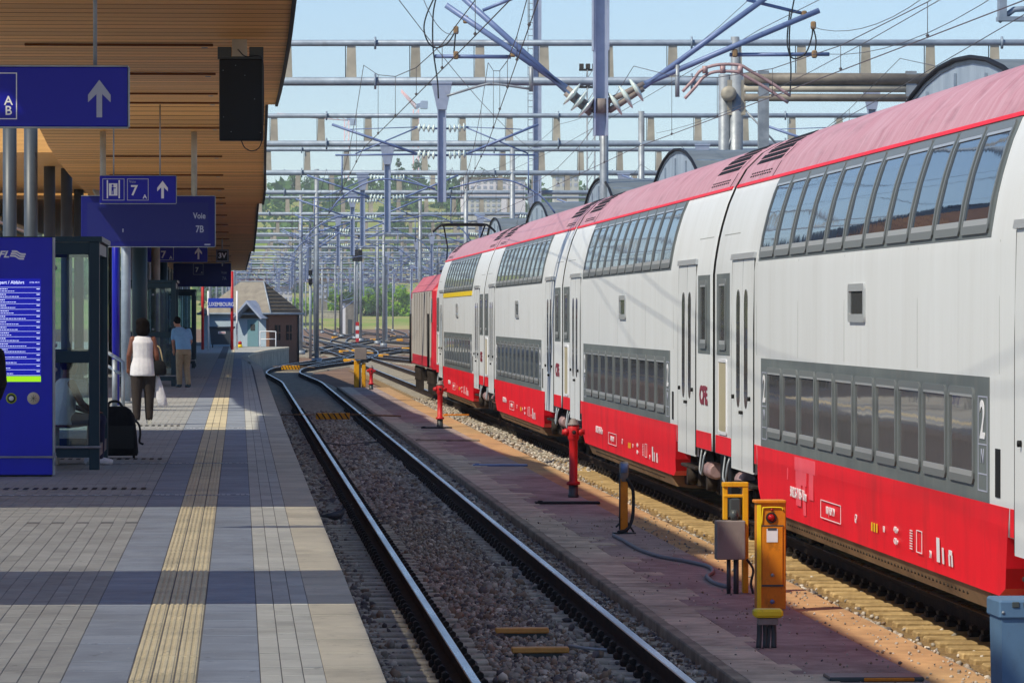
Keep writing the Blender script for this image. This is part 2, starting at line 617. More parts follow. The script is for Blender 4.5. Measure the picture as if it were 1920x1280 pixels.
def sleeper_shape(b, cx, cy, ang=0.0, simple=False, clips=True):
    k = MB()
    if simple:
        k.box(-1.25, 1.25, -.12, .12, -.26, -.184)
    else:
        for (x0, x1, z) in ((-1.3, -.42, -.183), (-.42, .42, -.205), (.42, 1.3, -.183)):
            w = .13 if z > -.19 else .115
            k.cbox(x0, x1, -w, w, -.30, z, .014)
    if clips:
        for s in (-.752, .752):
            for e in (-1, 1):
                k.cbox(s + e * .125 - .05, s + e * .125 + .05, -.075, .075, -.19, -.125, .018, 1)
                k.tube((s + e * .13, -.07, -.105), (s + e * .13, .07, -.105), .028, n=6, m=1)
    ca, sa = math.cos(ang), math.sin(ang)
    b.add([(cx + x * ca - y * sa, cy + x * sa + y * ca, z) for (x, y, z) in k.v], k.f, 0)
    b.m[-len(k.m):] = k.m
    return b


def track(label, path, y_parts=None, y_far=None, first=20.0, sm_mat='sleeper'):
    t = thing('railway_track', label, 'railway track', (0, 0, 0))
    for off in (-.752, .752):
        inst(rail_mesh(path, off), 'rail', t)
    # cumulative length
    P = [Vector((p[0], p[1], 0)) for p in path]
    acc, y = 0.0, 0
    pos = []
    step = .62
    nxt = 0.0
    for i in range(len(P) - 1):
        d = (P[i + 1] - P[i])
        L = d.length
        while nxt <= acc + L:
            q = P[i] + d * ((nxt - acc) / L)
            if q.y > first:
                pos.append((q.x, q.y, math.atan2(d.y, d.x) - math.pi / 2))
            nxt += step
        acc += L
    sm = sleeper_shape(MB(), 0, 0).mesh('sleeper', [M[sm_mat], M['clip']])
    far = MB()
    for (x, yy, a) in pos:
        if y_parts and yy < y_parts:
            inst(sm, 'sleeper', t, (x, yy, random.uniform(-.004, .004)), a + random.uniform(-.008, .008))
        elif y_far and yy < y_far:
            sleeper_shape(far, x, yy, a, True, yy < 130)
    if far.v:
        tag(far.build('distant_sleepers', [M['sleeper'], M['clip']], t, fixn=False), kind='stuff')
    return t


P1 = [(2.41, 4), (2.41, 60), (2.41, 120), (2.41, 160), (2.39, 176), (2.12, 192), (1.98, 204), (2.30, 218), (3.15, 235), (4.6, 254), (6.6, 277),
      (9.7, 313), (13.6, 360), (18.6, 420), (25, 500), (33, 620)]
track('platform track curving to the right past the small hut', [(p.x, p.y) for p in smooth_path([(a, b, 0) for a, b in P1], 10)], 84, 330)
track('straight track under the red and white double deck train', [(7.17, 4), (7.17, 200), (7.17, 800)], 86, 400, sm_mat='sleeper_tan')


def curve_track(label, pts, y_far=520):
    return track(label, [(p.x, p.y) for p in smooth_path([(a, b, 0) for a, b in pts], 8)], None, y_far)


curve_track('yard track crossing from beside the locomotive to the left', [(11.9, 150), (11.9, 200), (11.2, 240), (8.6, 290), (5.4, 350), (4.2, 420), (4.2, 560), (6, 900)])
curve_track('yard track bending left behind the locomotive', [(16.7, 150), (16.7, 220), (15.6, 270), (12.4, 330), (9.6, 400), (8.9, 480), (9, 620), (12, 900)])
curve_track('yard crossover linking two tracks in front of the bushes', [(21.4, 200), (21.4, 270), (20, 330), (16.5, 400), (13.6, 480), (13.2, 600), (16, 900)])
curve_track('far yard track running diagonally past the grey cabinet', [(4.0, 300), (6.5, 350), (11, 420), (16, 500), (22, 620), (28, 900)])
curve_track('outer yard track furthest to the right behind the train', [(26.2, 150), (26.2, 300), (24.5, 420), (20.5, 520), (18.5, 640), (20, 900)])
curve_track('turnout leaving the platform track beyond the bend', [(2.4, 221), (4.0, 238), (6.3, 262), (8.4, 300), (9.6, 360), (9.4, 430), (12, 520), (17, 640)])

# ------------------------------------------------------------------ ballast stones
ph = (1 + 5 ** .5) / 2
ICO_V = np.array([(-1, ph, 0), (1, ph, 0), (-1, -ph, 0), (1, -ph, 0), (0, -1, ph), (0, 1, ph), (0, -1, -ph), (0, 1, -ph), (ph, 0, -1), (ph, 0, 1), (-ph, 0, -1),
                  (-ph, 0, 1)]) / math.sqrt(1 + ph * ph)
ICO_F = np.array([(0, 11, 5), (0, 5, 1), (0, 1, 7), (0, 7, 10), (0, 10, 11), (1, 5, 9), (5, 11, 4), (11, 10, 2), (10, 7, 6), (7, 1, 8), (3, 9, 4), (3, 4, 2), (3, 2, 6),
                  (3, 6, 8), (3, 8, 9), (4, 9, 5), (2, 4, 11), (6, 2, 10), (8, 6, 7), (9, 8, 1)])


def stones(name, pts, size, weights, mats):
    n = len(pts)
    V = ICO_V[None] * RNG.uniform(.72, 1.25, (n, 12, 1))
    V = V * RNG.uniform(.6, 1.2, (n, 1, 3))
    q = RNG.normal(size=(n, 4))
    q /= np.linalg.norm(q, axis=1, keepdims=True)
    w, x, y, z = q.T
    Rm = np.stack([1 - 2 * (y * y + z * z), 2 * (x * y - z * w), 2 * (x * z + y * w), 2 * (x * y + z * w), 1 - 2 * (x * x + z * z), 2 * (y * z - x * w),
                   2 * (x * z - y * w), 2 * (y * z + x * w), 1 - 2 * (x * x + y * y)], 1).reshape(n, 3, 3)
    V = np.einsum('nij,nkj->nki', Rm, V) * size[:, None, None] + pts[:, None, :]
    F = (ICO_F[None] + (np.arange(n) * 12)[:, None, None]).reshape(-1, 3)
    me = bpy.data.meshes.new(name)
    me.vertices.add(n * 12)
    me.vertices.foreach_set('co', V.reshape(-1))
    me.loops.add(len(F) * 3)
    me.loops.foreach_set('vertex_index', F.reshape(-1).astype(np.int32))
    me.polygons.add(len(F))
    me.polygons.foreach_set('loop_start', np.arange(0, len(F) * 3, 3, dtype=np.int32))
    me.polygons.foreach_set('loop_total', np.full(len(F), 3, dtype=np.int32))
    for m_ in mats:
        me.materials.append(m_)
    mi = RNG.choice(len(mats), n, p=weights)
    me.polygons.foreach_set('material_index', np.repeat(mi, 20).astype(np.int32))
    me.update()
    me.validate()
    return inst(me, name)


def scatter(x0, x1, y0, y1, dens, z, smin, smax, power=1.0):
    n = int((x1 - x0) * (y1 - y0) * dens)
    x = RNG.uniform(x0, x1, n)
    y = y0 + (y1 - y0) * RNG.uniform(0, 1, n) ** power
    return np.stack([x, y, np.full(n, z) + RNG.uniform(-.012, .012, n)], 1), RNG.uniform(smin, smax, n)


def join_sc(*parts):
    return np.concatenate([p[0] for p in parts]), np.concatenate([p[1] for p in parts])


SM = [M['stone_grey'], M['stone_red'], M['stone_pale'], M['stone_dark']]
p, s = join_sc(scatter(1.98, 2.86, 20, 62, 300, -.195, .014, .030, 1.25), scatter(1.76, 3.06, 20, 62, 45, -.205, .016, .034, 1.25),
               scatter(.74, 1.22, 20, 62, 260, -.20, .014, .031, 1.25), scatter(1.2, 1.62, 20, 62, 45, -.205, .014, .03, 1.2),
               scatter(3.22, 3.62, 20, 62, 210, -.19, .014, .030, 1.25),
               scatter(1.9, 3.0, 20, 50, 14, -.18, .034, .05, 1.2), scatter(.74, 1.3, 20, 50, 14, -.18, .034, .05, 1.2), scatter(.74, 3.62, 60, 130, 34, -.20, .03, .06, 1.3), scatter(1.98, 2.86, 60, 110, 45, -.185, .03, .055, 1.3))
tag(stones('ballast_stones', p, s, [.46, .22, .12, .20], SM), 'grey and reddish ballast stones around the platform track', 'ballast', kind='stuff')
p, s = join_sc(scatter(5.5, 5.70, 24, 80, 190, -.195, .016, .036, 1.2), scatter(5.8, 6.9, 24, 80, 14, -.215, .014, .03, 1.2),
               scatter(5.5, 6.9, 80, 150, 34, -.20, .03, .055, 1.2))
tag(stones('ballast_stones', p, s, [.30, .20, .42, .08], SM), 'pale dusty ballast stones along the train track', 'ballast', kind='stuff')

p, s = join_sc(scatter(4.15, 5.05, 22, 60, 16, -.096, .005, .013, 1.1), scatter(5.0, 5.5, 22, 60, 26, -.098, .006, .018, 1.1), scatter(3.7, 4.2, 22, 60, 8, -.09, .005, .012, 1.1))
tag(stones('loose_gravel', p, s, [.35, .25, .3, .1], SM), 'loose gravel strewn over the service path', 'gravel', kind='stuff')
# ------------------------------------------------------------------ service path between the tracks
sp = MB()
sp.box(4.12, 5.02, 5, 168, -.26, -.100, 0)
tag(sp.build('service_path', M['asphalt']), kind='structure')
sp = MB()
sp.box(5.02, 5.50, 5, 168, -.26, -.104, 0)
tag(sp.build('service_path_margin', M['asphalt_sunlit']), kind='structure')  # same asphalt, with its sunlit tan put into the colour
kb = tag(MB().cbox(3.60, 3.70, 5, 168, -.28, -.085, .012).build('kerb', M['kerb']), kind='structure')
pv = tag(MB().box(3.70, 4.12, 5, 168, -.26, -.125).build('slab_path', M['joint']), kind='structure')
slab_me = [MB().cbox(0, w, 0, .485, -.12, 0, .008).mesh('slab', M['slab']) for w in (.405, .405, .52, .66)]
y = 20.0
while y < 112:
    k = random.choice((0, 0, 1, 2, 3))
    o = inst(slab_me[k], 'slab', pv, (3.708, y, -.094 + random.uniform(-.004, .004) + (.003 if k > 1 else 0)))
    y += .5
tag(strip('slab_run', 3.708, 4.118, 112, 168, -.096, M['slab'], pv))

# ================================================================== the platform
EDGE = [(.715, 2), (.715, 20), (.72, 72), (.75, 110), (.77, 150), (.74, 160), (.56, 175), (.36, 195), (.60, 212), (1.5, 232), (2.7, 249), (2.8, 253)]


def edge_x(y):
    return float(np.interp(y, [e[1] for e in EDGE], [e[0] for e in EDGE]))


pb = MB()
ye = [2, 20, 40, 72, 90, 110, 130, 150, 155, 160, 168, 175, 185, 195, 203, 212, 222, 232, 240, 249, 253, 300]
el = [edge_x(v) if v <= 253 else -.6 for v in ye]
for i in range(len(ye) - 1):
    a, b_ = ye[i], ye[i + 1]
    x0, x1 = el[i] - .03, el[i + 1] - .03
    if a >= 253:
        x0, x1 = 2.77, 2.77
    pb.add([(-14, a, ZP - .0036), (x0, a, ZP - .0036), (x1, b_, ZP - .0036), (-14, b_, ZP - .0036)], [(0, 1, 2, 3)], 0)
    pb.add([(x0, a, ZP - .0036), (x0, a, -.28), (x1, b_, -.28), (x1, b_, ZP - .0036)], [(0, 1, 2, 3)], 1)
platform = tag(pb.build('platform', [M['joint'], M['concrete_pale']]), kind='structure')


def pieces(name, x0, w, y0, y1, step, m, mesh=None, gap=.005, zj=.0012, th=.028):
    me = mesh or MB().cbox(gap / 2, w - gap / 2, .011, step - .011, -th, 0, .002).mesh(name, m)
    y_ = y0
    k = 0
    while y_ < y1 - 1e-6:
        o = inst(me, name, platform, (x0, y_, ZP + random.uniform(-zj, zj)))
        y_ += step
        k += 1
    return k


# edge slabs follow the edge
esl = MB().cbox(.003, .292, .014, .986, -.10, 0, .003).mesh('edge_slab', M['edge_slab'])
for k in range(21, 150):
    inst(esl, 'edge_slab', platform, (edge_x(k + .5) - .292, k, ZP + random.uniform(-.0015, .0015)))
fe = MB()
yy = [v / 1.0 for v in range(150, 254, 3)]
for i in range(len(yy) - 1):
    a, b_ = yy[i], yy[i + 1] - .02
    xa, xb = edge_x(a), edge_x(b_)
    fe.add([(xa - .29, a, ZP), (xa, a, ZP), (xb, b_, ZP), (xb - .29, b_, ZP), (xa - .29, a, ZP - .1), (xa, a, ZP - .1), (xb, b_, ZP - .1), (xb - .29, b_, ZP - .1)],
           [(0, 1, 2, 3), (1, 5, 6, 2), (0, 4, 5, 1)])
fe.build('edge_slab_run', M['edge_slab'], platform)
for c in range(3):
    pieces('paving_block', .105 + c * .107, .107, 21, 71, .5, M['paver_light'])
for (x0, w) in ((-.205, .31), (-.865, .325)):
    pieces('paving_slab', x0, w, 21, 81, .62, M['paver_dark'])
tb = MB().cbox(.004, .107, .008, .392, -.028, -.001, .002)
for r_ in range(3):
    cx = .02 + r_ * .034
    tb.prism([(cx - .011, -.0015), (cx + .011, -.0015), (cx + .007, .0045), (cx - .007, .0045)], .01, .39, 'y')
tbm = tb.mesh('tactile_tile', M['tactile'])
for c in range(3):
    pieces('tactile_tile', -.54 + c * .111, .111, 21, 61, .4, M['tactile'], mesh=tbm)
lp = [MB().cbox(.002, .103, .01, .59, -.028, 0, .002).mesh('paver', M['paver'])]
for c in range(10):
    for r_ in range(30):
        inst(lp[0], 'paver', platform, (-.97 - c * .105, 21 + r_ * .6 + (c % 2) * .3, ZP + random.uniform(-.001, .001)))


def run(name, x0, x1, y0, y1, m, dz=0.0, step=12.0):
    b = MB()
    a = y0
    while a < y1 - 1e-6:
        c = min(a + step, y1)
        b.box(x0, x1, a, c - .008, ZP - .03, ZP + dz)
        a = c
    b.build(name, m, platform)


for c in range(3):
    run('paving_block_run', .105 + c * .107 + .003, .105 + (c + 1) * .107 - .003, 71, 172, M['paver_light'], step=2)
for (x0, w) in ((-.205, .31), (-.865, .325)):
    run('paving_slab_run', x0 + .003, x0 + w - .003, 81.14, 186, M['paver_dark'], step=1.24)
for c in range(3):
    run('tactile_run', -.54 + c * .111 + .006, -.54 + (c + 1) * .111 - .003, 61, 232, M['tactile'], .0015, step=2)
# left field beyond the single pavers, laid in courses
b = MB()
cx = -.972
for c in range(60):
    x1 = cx - c * .105 + .1
    y_start = 39.31 if c < 10 else 21
    yq = y_start + (c % 2) * .3 if c >= 10 else y_start
    while yq < 88:
        b.box(x1 - .1015, x1, yq, yq + .58, ZP - .03, ZP - .001 + random.uniform(-.001, .001))
        yq += .6
    b.box(x1 - .1015, x1, yq, 262, ZP - .03, ZP - .0015 + (c % 3) * .0007)
b.box(-14, cx - 60 * .105 + .1, 21, 300, ZP - .03, ZP - .002)
tag(b.build('paver_courses', M['paver'], platform), kind='stuff')
b = MB()
for (a, c) in ((172, 180), (180, 190), (190, 200), (200, 212), (212, 222), (222, 232), (232, 243), (243, 253)):
    xa, xc = edge_x(a) - .30, edge_x(c) - .30
    z = ZP - .003
    b.add([(-.20, a, z), (xa, a, z), (xc, c - .02, z), (-.2, c - .02, z)], [(0, 1, 2, 3)])
b.build('paving_slab_run', M['paver_light'], platform)
b = MB()
b.box(-.87, -.545, 186, 300, ZP - .03, ZP - .004)
b.box(-.20, 2.7, 253, 300, ZP - .03, ZP - .004)
b.box(-.54, -.21, 232, 300, ZP - .03, ZP - .003)
b.build('paving_slab_run', M['concrete_pale'], platform)
# drain lines across the platform
for (Y, lab) in ((45.0, 'perforated drain strip across the platform nearest the camera'), (54.6, 'perforated drain strip beside the black suitcase'),
                 (71.5, 'perforated drain strip at the feet of the woman'), (128.0, 'perforated drain strip far along the platform')):
    t = thing('drain_strip', lab, 'drain', (0, Y, ZP + .0025))
    MB().box(-5, .09, -.05, .05, 0, .003).build('channel', M['paver_dark'], t)
    dots = MB()
    x = -4.9
    while x < .08:
        if x < -.9:
            dots.box(x, x + .05, -.012, .018, .002, .0055)
            x += .12
        elif not (-.56 < x < -.22):
            for q in range(3):
                dots.box(x + q * .05, x + q * .05 + .036, -.03, .03, .002, .0055)
            x += .19
        else:
            x += .02
    dots.build('slots', M['white_sign'], t)
    mb_ = MB()
    x = -3.2
    while x < -.95:
        mb_.box(x, x + .05, 1.5, 2.0, 0.001, .003)
        x += .1
    mb_.build('grating', M['fascia'], t)

# ================================================================== platform canopies
SEGS = [
    ('timber canopy nearest the camera with the hanging black monitor', [(47.5, 3.64, .60), (50, 3.60, .60), (54, 3.54, .61), (58, 3.50, .62), (66, 3.47, .62), (72, 3.51, .62), (78, 3.59, .617)], -3.55, 50),
    ('second timber canopy carrying the track display', [(76.8, 4.05, .47), (80.5, 3.75, .47), (84, 3.46, .475), (88, 3.25, .485), (92, 3.12, .505), (97, 3.0, .53), (104, 2.88, .57), (110.5, 2.85, .59), (118, 2.87, .60)], -3.55, 0),
    ('third timber canopy behind the double display', [(116, 3.2, .485), (121, 2.92, .485), (130, 2.86, .50), (140, 2.79, .525), (160, 2.68, .55), (170, 2.6, .56), (180, 2.49, .57)], -3.6, 0),
    ('last timber canopy before the small hut', [(178, 2.8, .45), (184, 2.54, .45), (192, 2.44, .42), (200, 2.33, .38), (208, 2.22, .34), (215, 2.09, .30)], -3.6, 0),
]
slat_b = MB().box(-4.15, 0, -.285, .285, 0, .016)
slat_b.m = [0, 0, 1, 1, 0, 0]  # long edges coloured dark brown to paint in the shade of grooves
slat_me = slat_b.mesh('soffit_slat', [M['wood'], M['shade_brown']])


def seg_at(prof, y):
    ys_ = [p[0] for p in prof]
    return 2.57 + float(np.interp(y, ys_, [p[1] for p in prof])), float(np.interp(y, ys_, [p[2] for p in prof]))


LIGHT_Y = [[58.8, 65.4, 72.0, 76.4], [84, 90.6, 97.2, 103.8, 110.4, 116.5], [130, 140, 150, 160, 170], [190, 200]]
for si, (lab, prof, xl, _) in enumerate(SEGS):
    t = thing('platform_canopy', lab, 'canopy', (0, prof[0][0], 5.5))
    y0, y1 = prof[0][0], prof[-1][0]
    base = Vector((0, y0, 5.5))
    n = int((y1 - y0) / .62)
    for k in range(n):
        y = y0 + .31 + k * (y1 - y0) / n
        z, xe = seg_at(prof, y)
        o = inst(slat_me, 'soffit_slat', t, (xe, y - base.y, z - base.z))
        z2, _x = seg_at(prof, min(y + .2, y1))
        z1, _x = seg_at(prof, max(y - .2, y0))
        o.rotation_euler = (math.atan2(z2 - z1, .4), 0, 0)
    d = MB()
    f = MB()
    yy = np.linspace(y0 - .05, y1 + .05, 25)
    for i in range(24):
        za, xa = seg_at(prof, yy[i])
        zb, xb = seg_at(prof, yy[i + 1])
        a, c = yy[i] - base.y, yy[i + 1] - base.y
        za -= base.z
        zb -= base.z
        d.add([(xl, a, za + .07), (xa, a, za + .07), (xb, c, zb + .07), (xl, c, zb + .07), (xl, a, za + .27), (xa, a, za + .27), (xb, c, zb + .27), (xl, c, zb + .27)],
              [(3, 2, 1, 0), (4, 5, 6, 7), (0, 4, 7, 3)] + ([(0, 1, 5, 4)] if i == 0 else []) + ([(2, 3, 7, 6)] if i == 23 else []))
        f.add([(xa + .003, a, za - .03), (xb + .003, c, zb - .03), (xb + .003, c, zb + .29), (xa + .003, a, za + .29),
               (xa + .05, a, za - .03), (xb + .05, c, zb - .03), (xb + .05, c, zb + .29), (xa + .05, a, za + .29)],
              [(0, 1, 2, 3), (7, 6, 5, 4), (0, 4, 5, 1), (3, 2, 6, 7)])
    d.build('roof_deck', M['deck_dark'], t)
    f.build('fascia', M['fascia'], t)
    for ly in LIGHT_Y[si]:
        z, xe = seg_at(prof, ly)
        MB().cbox(-2.75, -.33, -.04, .04, -.03, .0, .006).cbox(-.48, -.40, -.04, .04, -.055, -.044, .004, 1).build(
            'strip_light', [M['shade_brown'], M['galv']], t, (0, ly - base.y, z - base.z - .012))
    if si == 1:       # raking steel tie that carries the canopy
        a, c = at(118, 240, 92) - base, at(188, 372, 108) - base
        MB().path([a, c], .09, 4).build('rafter', M['galv_tan'], t)
# roof over the near platform, seen only by its shade, gaps placed for sun bands
t = thing('platform_canopy', 'timber canopy overhead, out of the frame, shading the near platform', 'canopy', (0, 27, 6.2))
MB().box(-3.2, .45, -24, 21.6, .05, .17).build('roof_deck', M['wood'], t)
for (a, c) in ((3, 18.5), (25.3, 28.9), (39.5, 67.9), (95.3, 127.2), (134, 200)):
    MB().box(-8.2, -3.21 if a < 60 else -3.62, a - 27, c - 27, -.25 if a > 60 else .055, .1 if a > 60 else .165).build('side_deck', M['wood'], t)
MB().box(-8.2, -3.62, 68.3, 68.4, .101, 1.2).build('end_fascia', M['wood'], t)

for (a, c) in ((18.5, 25.3), (28.9, 39.5), (127.2, 134)):           # unseen slats, added to thin the sun in the open bays
    b = MB()
    y = a + .05
    while y < c - .1:
        b.box(-8.0, -3.22 if c < 60 else -3.63, y - 27, y - 27 + .055, .06, .09)
        y += .14
    tag(b.build('sun_filter_slats', M['wood'], t), kind='stuff')
# columns that carry the canopies, in pairs
NAMES = ['beside the blue departures board', 'behind the glass shelter', 'behind the walking woman', 'near the far shelter', 'past the far shelter', 'near the last canopy']
for k, Y in enumerate((86, 104, 123, 142, 161, 180)):
    for j, (dx, dy, nm) in enumerate(((0, 0, 'front'), (.34, 1.2, 'rear'))):
        z, xe = (6.3, 0) if k == 0 else seg_at(SEGS[1][1] if Y < 119 else SEGS[2][1], Y)
        h = 5.94 - ZP if k else 6.35 - ZP
        t = thing('canopy_column', f'{nm} round grey steel column of the pair {NAMES[k]}', 'column', (-4.3 + dx, Y + dy, ZP))
        MB().lathe([(.13, 0), (.13, h)], 20).build('shaft', M['column'], t)
        MB().lathe([(.2, 0), (.2, .03), (.15, .05)], 16).build('base_plate', M['galv'], t)

# station hall beyond the columns: glazed wall with louvres
t = thing('station_hall', 'glazed station hall with pale louvres behind the platform columns', 'building', (-9, 150, ZP))
MB().box(-.4, 0, -30, 60, -.8, 6.2).build('wall', mat('hall_wall', (176, 168, 128), .7, 0, (140, 150, 130), scale=.3), t)
for k in range(10):
    MB().cbox(.12, .22, -30, 60, 2.6 + k * .36, 2.72 + k * .36, .02).build('louvre', M['white_sign'] if k % 2 else M['teal_frame'], t)
for k in range(10):
    MB().box(.005, .11, -30 + k * 9, -29.8 + k * 9, -.7, 6.1).build('mullion', M['teal_frame'], t)
# pale backdrop wall behind the shelters
t = thing('stair_wall', 'pale stone wall with railing beside the shelters', 'wall', (-5.2, 60, ZP))
MB().box(-.2, 0, 0, 9, 0, 1.0).build('parapet', M['concrete_pale'], t)
for k in range(4):
    MB().tube((-.08, k * 3, 1.0), (-.08, k * 3, 1.5), .025).build('baluster', M['galv'], t)
MB().tube((-.08, 0, 1.5), (-.08, 9, 1.5), .03).build('handrail', M['galv'], t)

# ================================================================== hanging signs
ARROW = [(-.075, -.5), (.075, -.5), (.075, .12), (.30, -.10), (.30, .10), (0, .5), (-.30, .10), (-.30, -.10), (-.075, .12)]


def arrow(parent, x, z, h, m):
    b = MB()
    pts = [(x + px * h, z + pz * h) for px, pz in ARROW]
    # built from three convex pieces
    b.prism([pts[0], pts[1], pts[2], pts[8]], -.006, 0, 'y')
    b.prism([pts[2], pts[3], pts[4], pts[5]], -.006, -.0002, 'y')
    b.prism([pts[8], pts[5], pts[6], pts[7]], -.006, -.0004, 'y')
    b.prism([pts[8], pts[2], pts[5]], -.006, -.0006, 'y')
    return b.build('arrow', m, parent)


def frame_box(parent, x0, x1, z0, z1, m, w=.012, name='border'):
    b = MB()
    b.box(x0, x1, -.005, 0, z0, z0 + w).box(x0, x1, -.005, 0, z1 - w, z1)
    b.box(x0, x0 + w, -.0052, 0, z0 + w, z1 - w).box(x1 - w, x1, -.0052, 0, z0 + w, z1 - w)
    return b.build(name, m, parent)


def panel_px(name, label, x0, y0, x1, y1, Y, th=.10, m='sign_blue', cat='sign'):
    a, c = at(x0, y1, Y), at(x1, y0, Y)
    t = thing(name, label, cat, (a.x, Y, a.z))
    w, h = c.x - a.x, c.z - a.z
    MB().cbox(0, w, .001, th, 0, h, .008).build('panel', M[m], t)
    MB().box(w - .001, w + .012, -.002, th, 0, h).box(0, w, -.0015, th + .001, -.012, -.0005).box(0, w, -.0015, th + .001, h + .0005, h + .012).build('trim', M['galv'], t)
    return t, w, h, a


def rod(t, a, x, y_top, y_bot, Y, r, m='galv'):
    p, q = at(x, y_bot, Y), at(x, y_top, Y)
    o = Vector(a)
    o.y = Y
    MB().tube(Vector(p) - o + Vector((0, .05, 0)), Vector(q) - o + Vector((0, .05, 0)), r).build('hanger', M[m], t)


# AB sign
t, w, h, a = panel_px('direction_sign', 'large blue hanging sign with white arrow and letters A B', -150, 126, 240, 237, 36.5)
px = 36.5 / FPX
arrow(t, (183 + 150) * px, h * .47, 70 * px, M['grey_sign'])
frame_box(t, (-60 + 150) * px, (30 + 150) * px, h * .12, h * .9, M['white_sign'], .008)
letter('A', 24 * px, M['white_sign'], t, ((14 + 150) * px, -.001, h * .425), bold=.0012)
letter('B', 24 * px, M['white_sign'], t, ((14 + 150) * px, -.001, h * .26), bold=.0012)
rod(t, a, 178, -860, 126, 36.5, .016)
rod(t, a, -100, -860, 126, 36.5, .016)

# 7A lift sign
Y = 77.4
t, w, h, a = panel_px('direction_sign', 'blue hanging sign with lift pictogram, Voie 7 A and arrow', 187, 330, 330, 381, Y)
px = Y / FPX
X = lambda v: (v - 187) * px
Z = lambda v: (381 - v) * px
arrow(t, X(304), Z(355.5), 33 * px, M['white_sign'])
frame_box(t, X(192), X(233), Z(376), Z(335), M['grey_sign'], .012)
frame_box(t, X(238), X(278), Z(376), Z(335), M['grey_sign'], .012)
pic = MB()
pic.box(X(200), X(202.5), -.005, 0, Z(372), Z(338)).box(X(222), X(224.5), -.005, 0, Z(372), Z(338)).box(X(204), X(220), -.004, 0, Z(367), Z(344))
pic.build('lift_pictogram', M['white_sign'], t)
pm_ = MB()
pm_.lathe([(1e-4, -.0055), (2.0 * px, -.0055), (2.0 * px, -.003)], 10, (X(211), 0, Z(348)), axis='y')
pm_.box(X(209), X(213), -.0058, -.003, Z(358), Z(350.5)).box(X(209), X(210.6), -.0058, -.003, Z(365), Z(358)).box(X(211.4), X(213), -.0058, -.003, Z(365), Z(358))
pm_.box(X(213), X(217), -.0058, -.003, Z(353.6), Z(352))
pm_.build('figure', M['sign_blue'], t)
letter('7', 27 * px, M['white_sign'], t, (X(251), -.001, Z(358)), bold=.004)
letter('A', 11 * px, M['white_sign'], t, (X(271), -.001, Z(369)), bold=.002)
letter('Voie', 7 * px, M['grey_sign'], t, (X(248), -.001, Z(341)))
for x in (213, 300):
    rod(t, a, x, 196, 330, Y, .012)

# track display 7B
Y = 85.0
t, w, h, a = panel_px('track_display', 'dark blue train display reading Voie 7B under the canopy', 152, 368, 403, 462, Y, .22, 'display_body', cat='display')
px = Y / FPX
X = lambda v: (v - 152) * px
Z = lambda v: (462 - v) * px
MB().box(X(163), X(389), -.004, 0, Z(452), Z(380)).build('screen', M['display'], t)
letter('Voie', 15.5 * px, M['grey_sign'], t, (X(372.5), -.005, Z(405)), sx=.8, bold=.003)
letter('7B', 18 * px, M['grey_sign'], t, (X(373), -.005, Z(430)), sx=.8, bold=.003)
letter('ı', 15 * px, M['white_sign'], t, (X(230), -.005, Z(431)), sx=.8)
MB().box(X(382), X(393), -.003, 0, Z(459.5), Z(457)).build('maker_plate', M['grey_sign'], t)
for x in (193, 364):
    rod(t, a, x, 232, 368, Y, .055, 'galv_tan')

# second 7A sign
Y = 145.0
t, w, h, a = panel_px('direction_sign', 'narrow blue hanging sign with 7 A and arrow below the display', 265, 463, 389, 491, Y)
px = Y / FPX
X = lambda v: (v - 265) * px
Z = lambda v: (491 - v) * px
arrow(t, X(371.5), Z(475), 22 * px, M['white_sign'])
frame_box(t, X(298), X(325.5), Z(488), Z(460), M['grey_sign'], .02)
letter('7', 19 * px, M['white_sign'], t, (X(306), -.001, Z(478)), bold=.006)
letter('A', 8 * px, M['white_sign'], t, (X(320), -.001, Z(483)), bold=.003)
for x in (282, 375):
    rod(t, a, x, 425, 463, Y, .02)

# second display
Y = 197.0
t, w, h, a = panel_px('track_display', 'small far dark blue train display reading Voie 7A', 325, 494, 433, 537, Y, .22, 'display_body', cat='display')
px = Y / FPX
X = lambda v: (v - 325) * px
Z = lambda v: (537 - v) * px
MB().box(X(329), X(428), -.004, 0, Z(533), Z(498)).build('screen', M['display'], t)
letter('Voie', 7 * px, M['grey_sign'], t, (X(419.5), -.005, Z(511)), sx=.8)
letter('7A', 9 * px, M['grey_sign'], t, (X(420), -.005, Z(522)), sx=.8)
frame_box(t, X(362), X(381), Z(515), Z(494), M['grey_sign'], .015)
letter('7', 12 * px, M['white_sign'], t, (X(369), -.006, Z(506)), bold=.006)
letter('A', 5 * px, M['white_sign'], t, (X(378), -.006, Z(511)))
for x in (340, 420):
    rod(t, a, x, 478, 494, Y, .04)

# 3V box
Y = 150.0
t, w, h, a = panel_px('stop_board', 'small black square board reading 3V under the canopy edge', 405, 468, 428.5, 491, Y, .12, 'black')
px = Y / FPX
letter('3V', 13.5 * px, M['white_sign'], t, (w / 2, -.002, h / 2), bold=.004)
frame_box(t, .02, w - .02, .02, h - .02, M['grey_sign'], .012)
rod(t, a, 416.5, 448, 468, Y, .02)
MB().tube((w / 2, .06, 0), (w / 2, .06, -.14), .02).build('stub', M['galv'], t)

